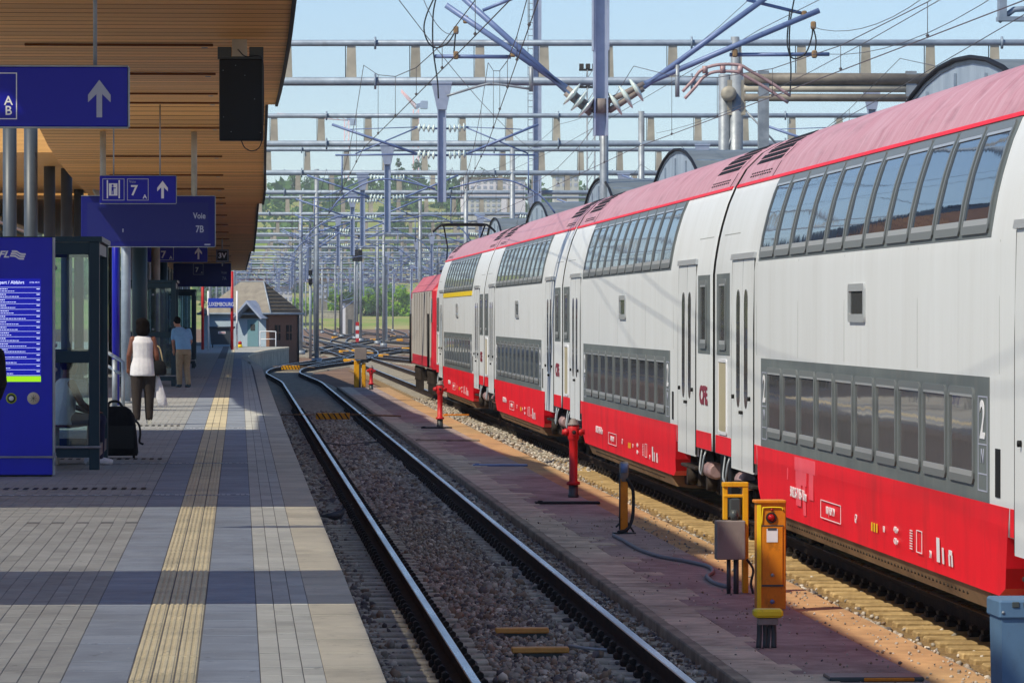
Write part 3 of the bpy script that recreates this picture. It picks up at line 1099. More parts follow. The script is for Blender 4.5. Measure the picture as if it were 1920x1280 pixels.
# hanging black monitor seen from behind
Y = 58.0
a, c = at(411, 264, Y), at(494, 111, Y)
w, h = c.x - a.x, c.z - a.z
px = Y / FPX
t = thing('hanging_monitor', 'black upright monitor hanging from the timber soffit, seen from behind', 'monitor', (a.x, Y, a.z))
MB().cbox(0, w, 0, .16, 0, h, .012).build('housing', M['black'], t)
MB().cbox(w * .965, w * .99, -.012, 0, .06, h - .01, .004).build('edge_rail', M['frame_dark'], t)
sc = MB()
for (fx, fz) in ((.09, .86), (.37, .92), (.1, .29), (.8, .51), (.27, .11), (.93, .1), (.58, .8)):
    sc.lathe([(1e-4, -.006), (.006, -.006), (.006, 0)], 8, (w * fx, 0, h * fz), axis='y')
sc.build('screws', M['galv'], t)
top = MB()
top.box(-.02, w * .28, .02, .12, h + .03, h + .155).box(w * .68, w, .02, .12, h + .03, h + .155)
top.box(-.02, w, .03, .11, h + .0, h + .03)
top.build('mounting_bracket', M['frame_dark'], t)
MB().cbox(w * .29, w * .63, .0, .14, h + .032, h + (111 - 62) * px + .05, .006).build('hanger_box', M['galv_tan'], t)
cb = smooth_path([(w * .42, -.02, h + .12), (w * .6, -.03, h + .03), (w * .95, -.03, h + .02), (w * 1.0, -.03, h * .7), (w * .99, -.03, h * .2), (w * .93, -.03, -.06), (w * .75, -.03, -.13),
                  (w * .58, -.03, -.09), (w * .5, -.03, .0)], 6)
MB().path(cb, .007, 6).build('power_cable', M['cable'], t)

# ================================================================== departures totem
Y = 50.0
bt = on(102, 893, ZP)
Y = bt.y
a = at(102, 893, Y)
px = Y / FPX
H = (893 - 447) * px
W = 1.25
t = thing('departures_board', 'tall blue departures board with lit timetable at the platform side', 'information board', (a.x - W, Y, ZP))
MB().cbox(0, W - .02, 0, .26, .02, H, .006).build('housing', M['totem_blue'], t)
MB().box(W - .019, W, -.004, .26, .02, H).build('edge_strip', M['galv'], t)
MB().box(.02, W - .03, .02, .24, 0, .0195).build('plinth', M['black'], t)
X = lambda v: W - (102 - v) * px
Z = lambda v: (893 - v) * px
MB().box(.06, X(77), -.006, -.0005, Z(716), Z(524)).build('screen', M['screen'], t)
MB().box(.06, X(77), -.0075, -.0062, Z(716), Z(705.5)).build('status_bar', M['screen_green'], t)
lines = MB()
rows = np.linspace(540, 704, 17)
for i, r in enumerate(rows):
    lines.box(.06, X(76), -.0075, -.0062, Z(r + .25), Z(r - .25))
lines.build('timetable_rules', M['screen_text'], t)
tx = MB()
rr = random.Random(5)
for i, r in enumerate(rows[:-1]):
    tx.box(X(69), X(75), -.0075, -.0062, Z(r + 3.8), Z(r + 2.4))
    x = -40
    lim = rr.choice((8, 12, 16, 10))
    while x < lim:
        l_ = rr.uniform(1.2, 3.5)
        tx.box(max(.07, X(x)), X(min(x + l_, lim + 2)), -.0075, -.0062, Z(r + 3.9), Z(r + 2.4))
        x += l_ + 1
    x = -40
    lim = rr.choice((20, 26, 34, 48, 30))
    while x < lim:
        l_ = rr.uniform(1.5, 5)
        tx.box(max(.07, X(x)), X(min(x + l_, lim + 2)), -.0075, -.0062, Z(r + 7.6), Z(r + 6.5))
        x += l_ + 1
tx.build('timetable_text', M['screen_text'], t)
letter('Départ / Abfahrt', 8.2 * px, M['screen_text'], t, (X(46), -.007, Z(531)), ax='RIGHT', extrude=.0007, bold=.0006)
letter('27/06 09:21', 4 * px, M['screen_text'], t, (X(75), -.007, Z(531)), ax='RIGHT', extrude=.0007)
letter('CFL', 17 * px, M['white_sign'], t, (X(17.5), -.002, Z(479)), ax='RIGHT', shear=.35, sx=1.25, bold=.003)
wv = MB()
for i in range(3):
    zt, zb = Z(474 + i * 4.2), Z(477.4 + i * 4.2)
    x0 = X(23 - i * 1.6)
    seg = 8
    L = 26 * px
    for k in range(seg):
        f0, f1 = k / seg, (k + 1) / seg
        s0 = -.35 * math.tanh((f0 - .5) * 8) * 8 * px
        s1 = -.35 * math.tanh((f1 - .5) * 8) * 8 * px
        wv.prism([(x0 + L * f0, zb + s0), (x0 + L * f1, zb + s1), (x0 + L * f1, zt + s1), (x0 + L * f0, zt + s0)], -.004, -.0005, 'y')
wv.build('wave_emblem', M['white_sign'], t)
for (x, m1, m2) in ((22, 'white_sign', 'screen_green'), (63, 'white_sign', 'grey_sign')):
    c = (X(x), 0, Z(747))
    rr_ = (10 if x < 40 else 11.5) * px
    b_ = MB()
    b_.lathe([(1e-4, -.006), (rr_, -.006), (rr_, -.0005)], 24, c, axis='y', m=0)
    if x < 40:
        b_.lathe([(1e-4, -.0075), (rr_ * .78, -.0075), (rr_ * .78, -.006)], 24, c, axis='y', m=1)
        b_.lathe([(1e-4, -.009), (rr_ * .45, -.009), (rr_ * .45, -.0075)], 20, c, axis='y', m=2)
        b_.build('round_sticker', [mat('lime', (178, 196, 40), .5), mat('deep_green', (12, 60, 40), .5), M['white_sign']], t)
    else:
        for k in range(4):
            an = k * math.pi / 4
            dx, dz = math.cos(an) * rr_ * .6, math.sin(an) * rr_ * .6
            b_.path([(c[0] - dx, -.0075, c[2] - dz), (c[0] + dx, -.0075, c[2] + dz)], .0022, 4, 1)
        b_.build('round_sticker', [mat('cream', (210, 200, 176), .6), M['frame_dark']], t)
MB().tube((-.1, -.09, Z(856)), (W + .03, -.09, Z(856)), .012).tube((W + .01, -.09, Z(872)), (W + .01, -.09, Z(848)), .012).tube((W + .01, -.09, Z(858)), (W + .01, .05, Z(858)), .009).build('guard_rail', M['galv'], t)


# ================================================================== glass shelters
def shelter(label, p_corner, w, d, h, bars=True, side=1):
    """p_corner: the corner nearest the camera and the track; the shelter runs left (w) and away (d)"""
    t = thing('glass_shelter', label, 'shelter', p_corner)
    pr = .12
    for (x, y) in ((-pr / 2, 0), (-w + pr / 2, 0), (-pr / 2, d), (-w + pr / 2, d)):
        MB().cbox(x - pr / 2, x + pr / 2, y - pr / 2, y + pr / 2, 0, h, .006).build('post', M['teal_frame'], t)
    for (y, zz) in ((0, h - .14), (0, h * .47), (0, .14), (d, h - .14), (d, h * .47), (d, .14)):
        MB().box(-w + pr, -pr, y - .045, y + .045, zz, zz + .13).build('rail', M['teal_frame'], t)
    for x in (-pr / 2, -w + pr / 2):
        for zz in (h - .14, .14):
            MB().box(x - .045, x + .045, pr / 2, d - pr / 2, zz, zz + .13).build('rail', M['teal_frame'], t)
    MB().box(-w - .05, .03, -.1, d + .1, h + .001, h + .06).build('roof', M['teal_frame'], t)
    for y in (0, d):
        MB().box(-w + pr + .01, -pr - .01, y - .006, y + .006, .275, h * .47 - .005).build('pane', M['glass'], t)
        MB().box(-w + pr + .01, -pr - .01, y - .006, y + .006, h * .47 + .135, h - .145).build('pane', M['glass'], t)
    MB().box(-pr / 2 - .006, -pr / 2 + .006, pr / 2 + .01, d - pr / 2 - .01, .28, h - .15).build('pane', M['glass'], t)
    MB().tube((-w, -.09, .26), (.02, -.09, .26), .016).build('guard_rail', M['galv'], t)
    fx = MB()
    for zz in (h * .47 - .08, h * .47 + .2, h - .3):
        for x in (-w * .38, -w * .62):
            fx.lathe([(1e-4, -.05), (.03, -.045), (.03, -.01)], 10, (x, 0, zz), axis='y')
    fx.build('glass_clamps', M['galv'], t)
    MB().box(-w + .2, -.4, d * .45, d * .45 + .42, .44, .48).box(-w + .3, -w + .36, d * .5, d * .6, 0, .44).box(-.6, -.54, d * .5, d * .6, 0, .44).build('bench', M['galv_tan'], t)
    return t


c0 = on(187, 880, ZP)
px = c0.y / FPX
shelter('glass shelter with dark teal frame beside the blue board, person seated inside', (c0.x, c0.y, ZP), 1.35, 3.3, (880 - 455) * px)
c1 = on(330, 724, ZP)
px = c1.y / FPX
shelter('middle glass shelter behind the man in the blue shirt', (c1.x, c1.y, ZP), 1.5, 4.0, (724 - 530) * px)
c2 = on(366, 690, ZP)
px = c2.y / FPX
shelter('farthest glass shelter with narrow dark frame', (c2.x, c2.y, ZP), 1.3, 4.0, (690 - 546) * px)
# rows of glazed lift enclosure and posts behind the walking woman
for k, (x, Y, m, wd, lab) in enumerate(((236, 92, 'steel', .16, 'slim steel post just left of the walking woman'), (262, 108, 'teal_frame', .3, 'broad dark post behind the walking woman'),
                                        (217, 88, 'sign_blue', .12, 'narrow blue sign post beside the near shelter'), (245, 130, 'galv', .2, 'bright steel post behind the head of the woman'),
                                        (292, 140, 'galv_tan', .22, 'tan post seen through the middle shelter'), (306, 150, 'teal_frame', .25, 'dark teal post seen through the middle shelter'))):
    p_ = at(x, 640, Y)
    t = thing('station_post', lab, 'post', (p_.x, Y, ZP))
    MB().lathe([(wd, 0), (wd, 4.4)], 14, sx=.6, sy=.6).build('shaft', M[m], t)
    MB().lathe([(wd * .8, 0), (wd * .8, .04)], 14).build('foot_plate', M['galv'], t)
# glazed screen along the far platform
t = thing('glazed_screen', 'long glazed screen of pale and dark posts behind the shelters', 'screen', (-3.15, 126, ZP))
M['glass_dark'] = clear_glass('glass_dark', (.30, .46, .50), .08)
for k in range(44):
    MB().cbox(-.07, .07, k * 3.8 - .07, k * 3.8 + .07, 0, 3.9, .01).build('post', M[('teal_frame', 'galv', 'column', 'white_sign', 'teal_frame', 'galv_tan')[k % 6]], t)
    MB().box(-.012, .012, k * 3.8 + .08, k * 3.8 + 3.72, .3, 3.7).build('pane', M['glass_dark'], t)
for z_ in (.12, 1.5, 3.75):
    MB().box(-.04, .04, 0, 43 * 3.8, z_, z_ + .1).build('rail', M['teal_frame'], t)
# ramp handrail left of the woman
a = on(214, 770, ZP)
t = thing('handrail', 'bright steel handrail behind the black suitcase', 'handrail', (a.x, a.y, ZP))
MB().path([(-.3, 1.5, 1.15), (.1, 0, .95), (.17, -.1, .9), (.17, -.1, .0)], .035).path([(-.3, 1.5, .9), (.1, 0, .7)], .03).tube((0, .4, 0), (0, .4, .95), .05).build('rail', M['galv'], t)

# ================================================================== the double deck train
XT = 7.17
LC = 25.75                                   # coach length
PZ = np.array([.43, .55, 1.12, 2.2, 3.05, 3.2, 3.45, 3.7, 3.92, 4.12, 4.34, 4.54, 4.68, 4.76, 4.79])
PU = np.array([1.37, 1.40, 1.40, 1.40, 1.40, 1.385, 1.345, 1.285, 1.215, 1.13, 1.0, .80, .55, .30, 0.0])


def train_glass(name, base, wave):
    m = mat(name, base, .03, 0, spec=.5, bump=wave, bscale=1.1, scale=1.0, dist=.05, stretch=(1, 1, 1))
    b = m.node_tree.nodes['Principled BSDF']
    b.inputs['IOR'].default_value = 1.75
    return m


M['glass_up'] = train_glass('glass_up', (40, 56, 80), .04)
M['glass_low'] = train_glass('glass_low', (92, 94, 96), .03)


def U(z):
    return float(np.interp(z, PZ, PU))


def on_side(y, z, off):
    """a point on the left flank of the coach, off metres proud of it"""
    e = .02
    du = U(z + e) - U(z - e)
    n = Vector((-2 * e, 0, -du)).normalized()     # outward (to -x) and up where the flank leans in
    p = Vector((-U(z), y, z))
    return p + n * off


def loop(y0, y1, z0, z1, r, nz=6):
    pts = []
    def arc(cy, cz, a0):
        for k in range(4):
            a = a0 + k * math.pi / 6
            pts.append((cy + r * math.cos(a), cz + r * math.sin(a)))
    arc(y1 - r, z0 + r, -math.pi / 2)
    for k in range(1, nz):
        pts.append((y1, z0 + r + (z1 - z0 - 2 * r) * k / nz))
    arc(y1 - r, z1 - r, 0)
    arc(y0 + r, z1 - r, math.pi / 2)
    for k in range(1, nz):
        pts.append((y0, z1 - r - (z1 - z0 - 2 * r) * k / nz))
    arc(y0 + r, z0 + r, math.pi)
    return pts


def ring_on_side(b, y0, y1, z0, z1, w, r, hi, lo, m=0, wb=None, nz=6):
    A = loop(y0, y1, z0, z1, r, nz)
    B = loop(y0 + w, y1 - w, z0 + (wb or w), z1 - w, max(r - w, .012), nz)
    n = len(A)
    vs = [on_side(y, z, lo) for y, z in A] + [on_side(y, z, hi) for y, z in A] + [on_side(y, z, hi) for y, z in B] + [on_side(y, z, lo) for y, z in B]
    fs = []
    for k in range(3):
        for i in range(n):
            j = (i + 1) % n
            fs.append((k * n + i, k * n + j, k * n + n + j, k * n + n + i))
    b.add(vs, fs, m)


def plate_on_side(b, y0, y1, z0, z1, off, m=0, nz=6, thick=.02):
    """flat or curved plate with its four edges"""
    vs, fs = [], []
    for k in range(nz + 1):
        z = z0 + (z1 - z0) * k / nz
        vs += [on_side(y0, z, off), on_side(y1, z, off), on_side(y0, z, off - thick), on_side(y1, z, off - thick)]
    for k in range(nz):
        a, c = k * 4, k * 4 + 4
        fs += [(a, a + 1, c + 1, c), (a, c, c + 2, a + 2), (a + 1, a + 3, c + 3, c + 1)]
    fs += [(0, 2, 3, 1), (nz * 4, nz * 4 + 1, nz * 4 + 3, nz * 4 + 2)]
    b.add(vs, fs, m)


def window(parent, y0, y1, z0, z1, glass, w=.055, r=.09, frame='frame_dark', alu_sill=True, nz=6):
    f = MB()
    ring_on_side(f, y0, y1, z0, z1, w, r, .022, -.004, 0, wb=w * 1.1, nz=nz)
    o = f.build('window', M['win_frame' if frame == 'frame_dark' else frame], parent)
    p = MB()
    vs = []
    za, zb = z0 + w * .9, z1 - w * .8
    for k in range(nz * 2 + 1):
        z = za + (zb - za) * k / (nz * 2)
        vs += [on_side(y0 + w * .8, z, .009), on_side(y1 - w * .8, z, .009)]
    p.add(vs, [(2 * k, 2 * k + 2, 2 * k + 3, 2 * k + 1) for k in range(nz * 2)], 0, True)
    plate_on_side(p, y0 + w * .8, y1 - w * .8, za, zb, .005, 0, nz, .01)
    p.build('pane', M[glass], o, fixn=False)
    if alu_sill:
        hs = (z1 - z0) * .065
        s = MB()
        plate_on_side(s, y0 + w * 1.3, y1 - w * 1.3, z0 + w * .95, z0 + w * .95 + hs, .020, 0, 2, .012)
        s.build('bright_sill', M['alu'], o)
        s = MB()
        plate_on_side(s, y0 + w * 1.3, y1 - w * 1.3, z1 - w * .9 - hs * .55, z1 - w * .9, .020, 0, 2, .012)
        s.build('bright_head', M['alu'], o)
    return o


def coach_body():
    prof = [(-U(z), z) for z in (.9, 1.12, 2.0, 3.05, 3.2, 3.35, 3.5, 3.65, 3.8, 3.92, 4.02, 4.12)]
    prof = prof + [(-x, z) for x, z in reversed(prof)]
    b = MB()
    rings = [(0, .955), (.012, .997), (.06, 1.0), (LC - .06, 1.0), (LC - .012, .997), (LC, .955)]
    n = len(prof)
    vs = []
    for (y, k) in rings:
        vs += [(x * k, y, z if z > 1 else z + (1 - k) * .2) for x, z in prof]
    fs = []
    for r_ in range(len(rings) - 1):
        for i in range(n):
            j = (i + 1) % n
            fs.append((r_ * n + i, r_ * n + j, r_ * n + n + j, r_ * n + n + i))
    b.add(vs, fs, 0, True)
    b.add(vs[:n], [tuple(range(n))], 1)
    b.add(vs[-n:], [tuple(range(n - 1, -1, -1))], 1)
    for k in range(n):
        b.m[k] = b.m[4 * n + k] = 1  # end rims coloured black so the gap between coaches stays dark
        b.s[k] = b.s[4 * n + k] = False
    for k, f in enumerate(b.f):
        if len(f) == 4:
            zz = [b.v[i][2] for i in f]
            if min(zz) < .95 and max(zz) < 1.0:
                b.s[k] = False
    return b.mesh('body', [M['white_paint'], M['rubber']])


def coach_roof():
    zs = (4.121, 4.23, 4.34, 4.44, 4.54, 4.62, 4.68, 4.73, 4.76, 4.78)
    prof = [(-U(z), z) for z in zs] + [(0, 4.79)] + [(U(z), z) for z in reversed(zs)]
    b = MB()
    n = len(prof)
    rings = [(0, .955), (.012, .997), (.06, 1.0), (LC - .06, 1.0), (LC - .012, .997), (LC, .955)]
    vs = []
    for (y, k) in rings:
        vs += [(x * k, y, 4.1 + (z - 4.1) * (.9 + .1 * k)) for x, z in prof]
    fs = []
    for r_ in range(len(rings) - 1):
        for i in range(n - 1):
            fs.append((r_ * n + i, r_ * n + i + 1, r_ * n + n + i + 1, r_ * n + n + i))
    b.add(vs, fs, 0, True)
    b.add(vs[:n], [tuple(range(n))], 1)
    b.add(vs[-n:], [tuple(range(n - 1, -1, -1))], 1)
    for k in range(n - 1):
        b.m[k] = b.m[4 * (n - 1) + k] = 1
        b.s[k] = b.s[4 * (n - 1) + k] = False
    return b.mesh('roof', [M['pink_roof'], M['rubber']])


def bogie_mesh():
    b = MB()
    for s in (-1, 1):
        b.cbox(s * 1.0 - .09, s * 1.0 + .09, -1.7, 1.7, .48, .72, .03)
        for e in (-1.25, 1.25):
            b.cbox(s * 1.02 - .13, s * 1.02 + .13, e - .2, e + .2, .3, .6, .03)
            b.lathe([(.1, -.08), (.12, 0), (.1, .08)], 12, (s * 1.2, e, .46), axis='x')
            b.lathe([(.11, .6), (.09, .65), (.11, .7), (.09, .75), (.11, .8), (.09, .86)], 10, (s * 1.02, e + .32, 0))
        b.tube((s * 1.12, -.8, .55), (s * 1.12, .9, .62), .05)
        b.box(s * .9 - .2, s * .9 + .2, -.4, .4, .4, .9)
    b.box(-1, 1, -.3, .3, .45, .85)
    return b


WHEEL = MB().lathe([(.12, -.07), (.14, -.065), (.36, -.04), (.40, -.065), (.455, -.065), (.46, .045), (.49, .065), (.49, .075), (.12, .08)], 24, axis='x').mesh('wheel', [M['bogie']])
BOGIE = bogie_mesh().mesh('bogie_frame', M['bogie'])


def make_coach():
    t = thing('double_deck_coach', 'x', 'train coach', (XT, 0, 0), group='double deck coaches of the train')
    inst(coach_body(), 'body', t)
    rf = inst(coach_roof(), 'roof', t)
    gutter = MB()
    plate_on_side(gutter, .15, LC - .15, 4.10, 4.135, .014, 0, 1, .02)
    gutter.build('gutter', M['red_paint'], rf)
    for ya in (1.0, LC - 3.2):                    # perforated vents on the roof shoulder
        vt = MB()
        for r_ in range(5):
            for c_ in range(10):
                y0 = ya - .1 + c_ * .25 + (.12 if r_ % 2 else 0)
                z0 = 4.36 + r_ * .068
                plate_on_side(vt, y0, y0 + .20, z0, z0 + .048, .006, 0, 1, .01)
        for c_ in range(9):
            plate_on_side(vt, ya + .1 + c_ * .24, ya + .22 + c_ * .24, 4.20, 4.215, .006, 0, 1, .01)
            plate_on_side(vt, ya + .1 + c_ * .24, ya + .22 + c_ * .24, 4.235, 4.25, .006, 0, 1, .01)
        tag(vt.build('vent_grille', M['rubber'], rf), kind='stuff')
        ln = MB()
        plate_on_side(ln, ya - .42, ya - .39, 4.14, 4.55, .004, 0, 5, .01)
        ln.build('roof_seam', M['rubber'], rf)
    # red skirt on the low floor part, with rounded ends
    out = [(4.55, 1.118), (4.60, .98), (4.68, .66), (4.82, .50), (5.1, .43)]
    poly = [(y, z) for y, z in out] + [(LC - y, z) for y, z in reversed(out)]
    sk = MB()
    for s in (-1, 1):
        vs = [(s * (1.404 if z > .55 else 1.385), y, z) for y, z in poly] + [(s * 1.2, y, z) for y, z in poly]
        n = len(poly)
        sk.add(vs, [tuple(range(n)), tuple(range(2 * n - 1, n - 1, -1))] + [(i, (i + 1) % n, n + (i + 1) % n, n + i) for i in range(n)])
    skirt = sk.build('skirt', M['red_paint'], t)
    MB().box(-1.19, 1.19, 5.2, LC - 5.2, .3, .92).build('floor_tank', M['bogie'], t)
    # thin red line below the entrances
    for (a, c) in ((.14, 1.95), (LC - 1.95, LC - .14)):
        b = MB()
        plate_on_side(b, a, c, .905, 1.118, .004, 0, 1, .02)
        b.build('sill_band', M['red_paint'], t)
    b = MB()
    for (a, c) in ((4.3, 4.5), (LC - 4.5, LC - 4.3)):
        plate_on_side(b, a, c, .905, 1.118, .0045, 0, 1, .02)
    b.build('sill_band', M['red_paint'], t)
    ut = MB()
    pu = [(-1.37, .425), (-1.30, .27), (-1.1, .24), (1.1, .24), (1.30, .27), (1.37, .425)]
    ut.prism(pu, 5.6, LC - 5.6, 'y')
    for k in range(60):
        y = 6.9 + k * (LC - 13.8) / 59
        ut.lathe([(1e-4, -.012), (.014, -.008), (.014, .004)], 6, (-1.335, y, .345), axis='x', m=1)
    ut.build('underframe', [M['under_tan'], M['bogie']], t)
    # window bands
    b = MB()
    plate_on_side(b, 5.45, LC - 4.95, 1.121, 2.09, .005, 0, 2, .02)
    lowp = b.build('lower_window_band', M['grey_panel'], t)
    n = 10
    p0, p1 = 6.05, LC - 5.55
    pitch = (p1 - p0) / n
    for k in range(n):
        window(t, p0 + k * pitch + .07, p0 + (k + 1) * pitch - .07, 1.24, 2.0, 'glass_low', nz=2)
    b = MB()
    plate_on_side(b, 5.45, LC - 4.6, 3.17, 4.105, .005, 0, 10, .02)
    b.build('upper_window_band', M['grey_panel'], t)
    n = 11
    p0, p1 = 5.52, LC - 4.66
    pitch = (p1 - p0) / n
    for k in range(n):
        window(t, p0 + k * pitch + .05, p0 + (k + 1) * pitch - .05, 3.20, 4.075, 'glass_up', w=.06, r=.07, nz=8)
    window(t, 12.4, 13.5, 2.50, 2.86, 'glass_low', w=.07, r=.05, frame='alu', alu_sill=False, nz=2)
    # 2 class marks on the band
    for (y, dz) in ((LC - 5.28, 0), (5.75, 0)):
        b = MB()
        for (a0, a1, c0, c1) in ((y - .22, y + .22, 1.93, 1.94), (y - .22, y + .22, 1.2, 1.21), (y - .22, y - .205, 1.2, 1.94), (y + .205, y + .22, 1.2, 1.94), (y - .2, y + .2, 1.56, 1.57), (y - .2, y + .2, 1.33, 1.34)):
            plate_on_side(b, a0, a1, c0, c1, .008, 0, 1, .005)
        b.build('class_mark_border', M['grey_sign'], t)
        letter('2', .42, M['white_sign'], t, (-1.409, y, 1.74), '-x', sx=1.2, bold=.006)
        letter('N', .16, M['grey_sign'], t, (-1.409, y, 1.47), '-x', sx=1.2)
    # doors
    for yd in (1.98, LC - 4.26):
        for k in range(2):
            y0 = yd + k * 1.14
            d = MB()
            plate_on_side(d, y0 + .012, y0 + 1.128, .78, 3.20, .012, 0, 4, .05)
            door = d.build('door', M['white_paint'], t)
            g = MB()
            yc = y0 + (.74 if k == 0 else .40)
            A = loop(yc - .18, yc + .18, 1.5, 2.86, .17, 2)
            vs = [on_side(y, z, .016) for y, z in A] + [on_side(y, z, .0) for y, z in A]
            nn = len(A)
            g.add(vs, [tuple(range(nn))] + [(i, (i + 1) % nn, nn + (i + 1) % nn, nn + i) for i in range(nn)])
            g.build('door_window', M['glass_low'], door)
            hb = MB()
            yh = y0 + (1.06 if k == 0 else .08)
            hb.lathe([(1e-4, -.03), (.02, -.03), (.02, 0)], 8, (-1.413, yh, 1.45), axis='x')
            hb.lathe([(1e-4, -.03), (.025, -.03), (.025, 0)], 8, (-1.413, y0 + (.3 if k == 0 else .84), 1.62), axis='x')
            hb.build('door_button', M['rubber'], door)
        h = MB()
        plate_on_side(h, yd - .05, yd + 2.33, 3.205, 3.27, .035, 0, 1, .05)
        h.build('door_header', M['alu'], t)
        j = MB()
        for yy_ in (yd - .012, yd + 1.132, yd + 2.272):
            plate_on_side(j, yy_, yy_ + .014, .8, 3.2, .0135, 0, 3, .02)
        j.build('door_seal', M['rubber'], t)
    # end windows in grey panels, logo and beige panel
    for (a, c, far) in ((.28, 1.72, False), (LC - 1.72, LC - .28, True)):
        b = MB()
        plate_on_side(b, a, c, 2.09, 3.06, .005, 0, 2, .02)
        b.build('end_window_band', M['grey_panel'], t)
        window(t, a + .35, c - .30, 2.15, 3.0, 'glass_low', w=.06, r=.07, nz=3)
        if far:
            b = MB()
            plate_on_side(b, a + .35, c - .28, 1.18, 2.0, .006, 0, 1, .02)
            e = b.build('louvre_panel', mat('beige_panel', (176, 168, 140), .6) if 'beige_panel' not in MATS else MATS['beige_panel'], t)
            b = MB()
            ring_on_side(b, a + .31, c - .24, 1.14, 2.04, .035, .04, .014, 0)
            b.build('panel_rim', M['white_sign'], t)
        else:
            letter('CFL', .30, MATS.get('maroon') or mat('maroon', (132, 24, 52), .5), t, (-1.406, (a + c) / 2 + .05, 1.56), '-x', sx=1.9, bold=.016)
            b = MB()
            for q in range(3):
                plate_on_side(b, a + .32, a + .48, 1.49 + q * .075, 1.53 + q * .075, .0065, 0, 1, .004)
            b.build('logo_stripe', MATS['maroon'], t)
    # vertical panel seams and drip lines
    b = MB()
    for y in (5.0, 9.2, 13.9, 17.5, LC - 4.5):
        plate_on_side(b, y, y + .012, 2.12, 3.14, .0015, 0, 2, .004)
    plate_on_side(b, .5, 2.2, 3.52, 3.53, .002, 0, 1, .004)
    plate_on_side(b, LC - 2.2, LC - .5, 3.52, 3.53, .002, 0, 1, .004)
    b.build('panel_seam', mat('seam', (150, 154, 154), .6) if 'seam' not in MATS else MATS['seam'], t)
    for yy_ in (LC - 4.82,):                    # slots near the far door of the other end
        pass
    for k, y in enumerate((4.50, 4.0 + .95)):
        b = MB()
        plate_on_side(b, y, y + .22, 1.18, 1.55, .006, 0, 1, .02)
        if k:
            b.build('equipment_slot', M['rubber'], t)
    # markings on the red band
    def mark(y0, y1, z0, z1, b):
        plate_on_side(b, y0, y1, z0, z1, .007, 0, 1, .004)
    b = MB()
    for (y0, y1, z0, z1) in ((8.9, 8.915, .55, .74), (9.2, 9.215, .55, .74), (8.9, 9.215, .733, .74), (8.9, 9.215, .55, .557),
                             (7.95, 8.1, .53, .73), (7.72, 7.80, .53, .66), (7.40, 7.46, .53, .62), (7.26, 7.32, .53, .62), (7.28, 7.44, .62, .66),
                             (14.1, 14.115, .56, .74), (15.6, 15.615, .56, .74), (14.1, 15.615, .733, .74), (14.1, 15.615, .56, .567)):
        mark(y0, y1, z0, z1, b)
    for k in range(8):
        mark(9.45, 9.6, .56 + k * .022, .568 + k * .022, b)
    tag(b.build('skirt_marks', M['white_sign'], skirt), kind='stuff')
    letter('50 82 26-77 055-1 Bmx', .15, M['white_sign'], skirt, (-1.409, 17.4, .72), '-x', sx=.95, bold=.002)
    letter('100 | REV 2N', .11, M['white_sign'], skirt, (-1.409, 14.85, .65), '-x', sx=1.1)
    letter('GP', .12, M['white_sign'], skirt, (-1.409, 13.0, .66), '-x')
    letter('160', .08, M['white_sign'], skirt, (-1.409, 11.15, .65), '-x')
    letter('<19,0m>', .08, M['white_sign'], skirt, (-1.409, 10.4, .68), '-x')
    letter('<20,0m>', .08, M['white_sign'], skirt, (-1.409, 10.4, .58), '-x')
    letter('2N', .09, M['white_sign'], skirt, (-1.409, 8.4, .57), '-x')
    b = MB()
    for k in range(3):
        mark(11.6 + k * .16, 11.66 + k * .16, .60, .68, b)
    b.build('skirt_marks', M['yellow_lite'], skirt)
    # running gear
    for yb in (3.1, LC - 3.1):
        inst(BOGIE, 'bogie', t, (0, yb, 0))
        for s in (-1, 1):
            for e in (-1.25, 1.25):
                inst(WHEEL, 'wheel', t, (s * .72, yb + e, .46), math.pi if s > 0 else 0)
        for e in (-1, 1):
            yy_ = yb + e * 1.9 if False else (yb + (1.35 if yb < 10 else -1.35))
        d = MB()
        yd0 = 1.2 if yb < 10 else LC - 2.2
        d.lathe([(.08, 0), (.105, .05), (.105, .7), (.07, .76)], 14, (-1.22, yd0, .62), axis='y')
        d.lathe([(.06, .76), (.06, 1.0)], 10, (-1.22, yd0, .62), axis='y', m=1)
        d.build('damper', [M['damper'], M['bogie']], t)
        for q in (1.25,):
            yq = q if yb < 10 else LC - q
            MB().path(smooth_path([(-1.36, yq - .2, .90), (-1.40, yq - .24, .8), (-1.42, yq - .2, .62), (-1.40, yq - .05, .58), (-1.42, yq + .1, .64), (-1.38, yq + .2, .90)], 5), .014, 6).build('step_handle', M['galv'], t)
        for q in (2.1, 3.1):
            yq = q if yb < 10 else LC - q - .9
            MB().cbox(-1.40, -1.15, yq, yq + .9, .60, .64, .01).build('door_step', M['bogie'], t)
    # hoses and buffers at both ends, gangway
    for (y, s) in ((0, -1), (LC, 1)):
        g = MB()
        zz = (.93, 1.2, 3.05, 3.45, 3.7, 3.92, 4.12, 4.34, 4.54, 4.68)
        gp = [(-U(z) * .965, z * .99) for z in zz]
        g.prism(gp + [(-x, z) for x, z in reversed(gp)], min(y, y + s * .124), max(y, y + s * .124), 'y')
        g.build('gangway', M['rubber'], t)
        bf = MB()
        for e in (-.87, .87):
            bf.lathe([(.09, -.35), (.09, .0), (.2, .01), (.2, .045)] if s > 0 else [(.2, -.045), (.2, -.01), (.09, 0), (.09, .35)], 14, (e, y + s * .07, 1.04), axis='y')
        bf.build('buffer', M['bogie'], t)
        hs = MB()
        for e in (-1.1, -.7, -.5):
            hs.path(smooth_path([(e, y, .85), (e - .03, y + s * .08, .5), (e, y + s * .1, .35), (e + .02, y + s * .12, .5)], 5), .03, 6)
        hs.box(-1.25, -.3, min(y - s * .5, y - s * .1), max(y - s * .5, y - s * .1), .35, .89)
        hs.build('brake_hose', M['rubber'], t)
    return t


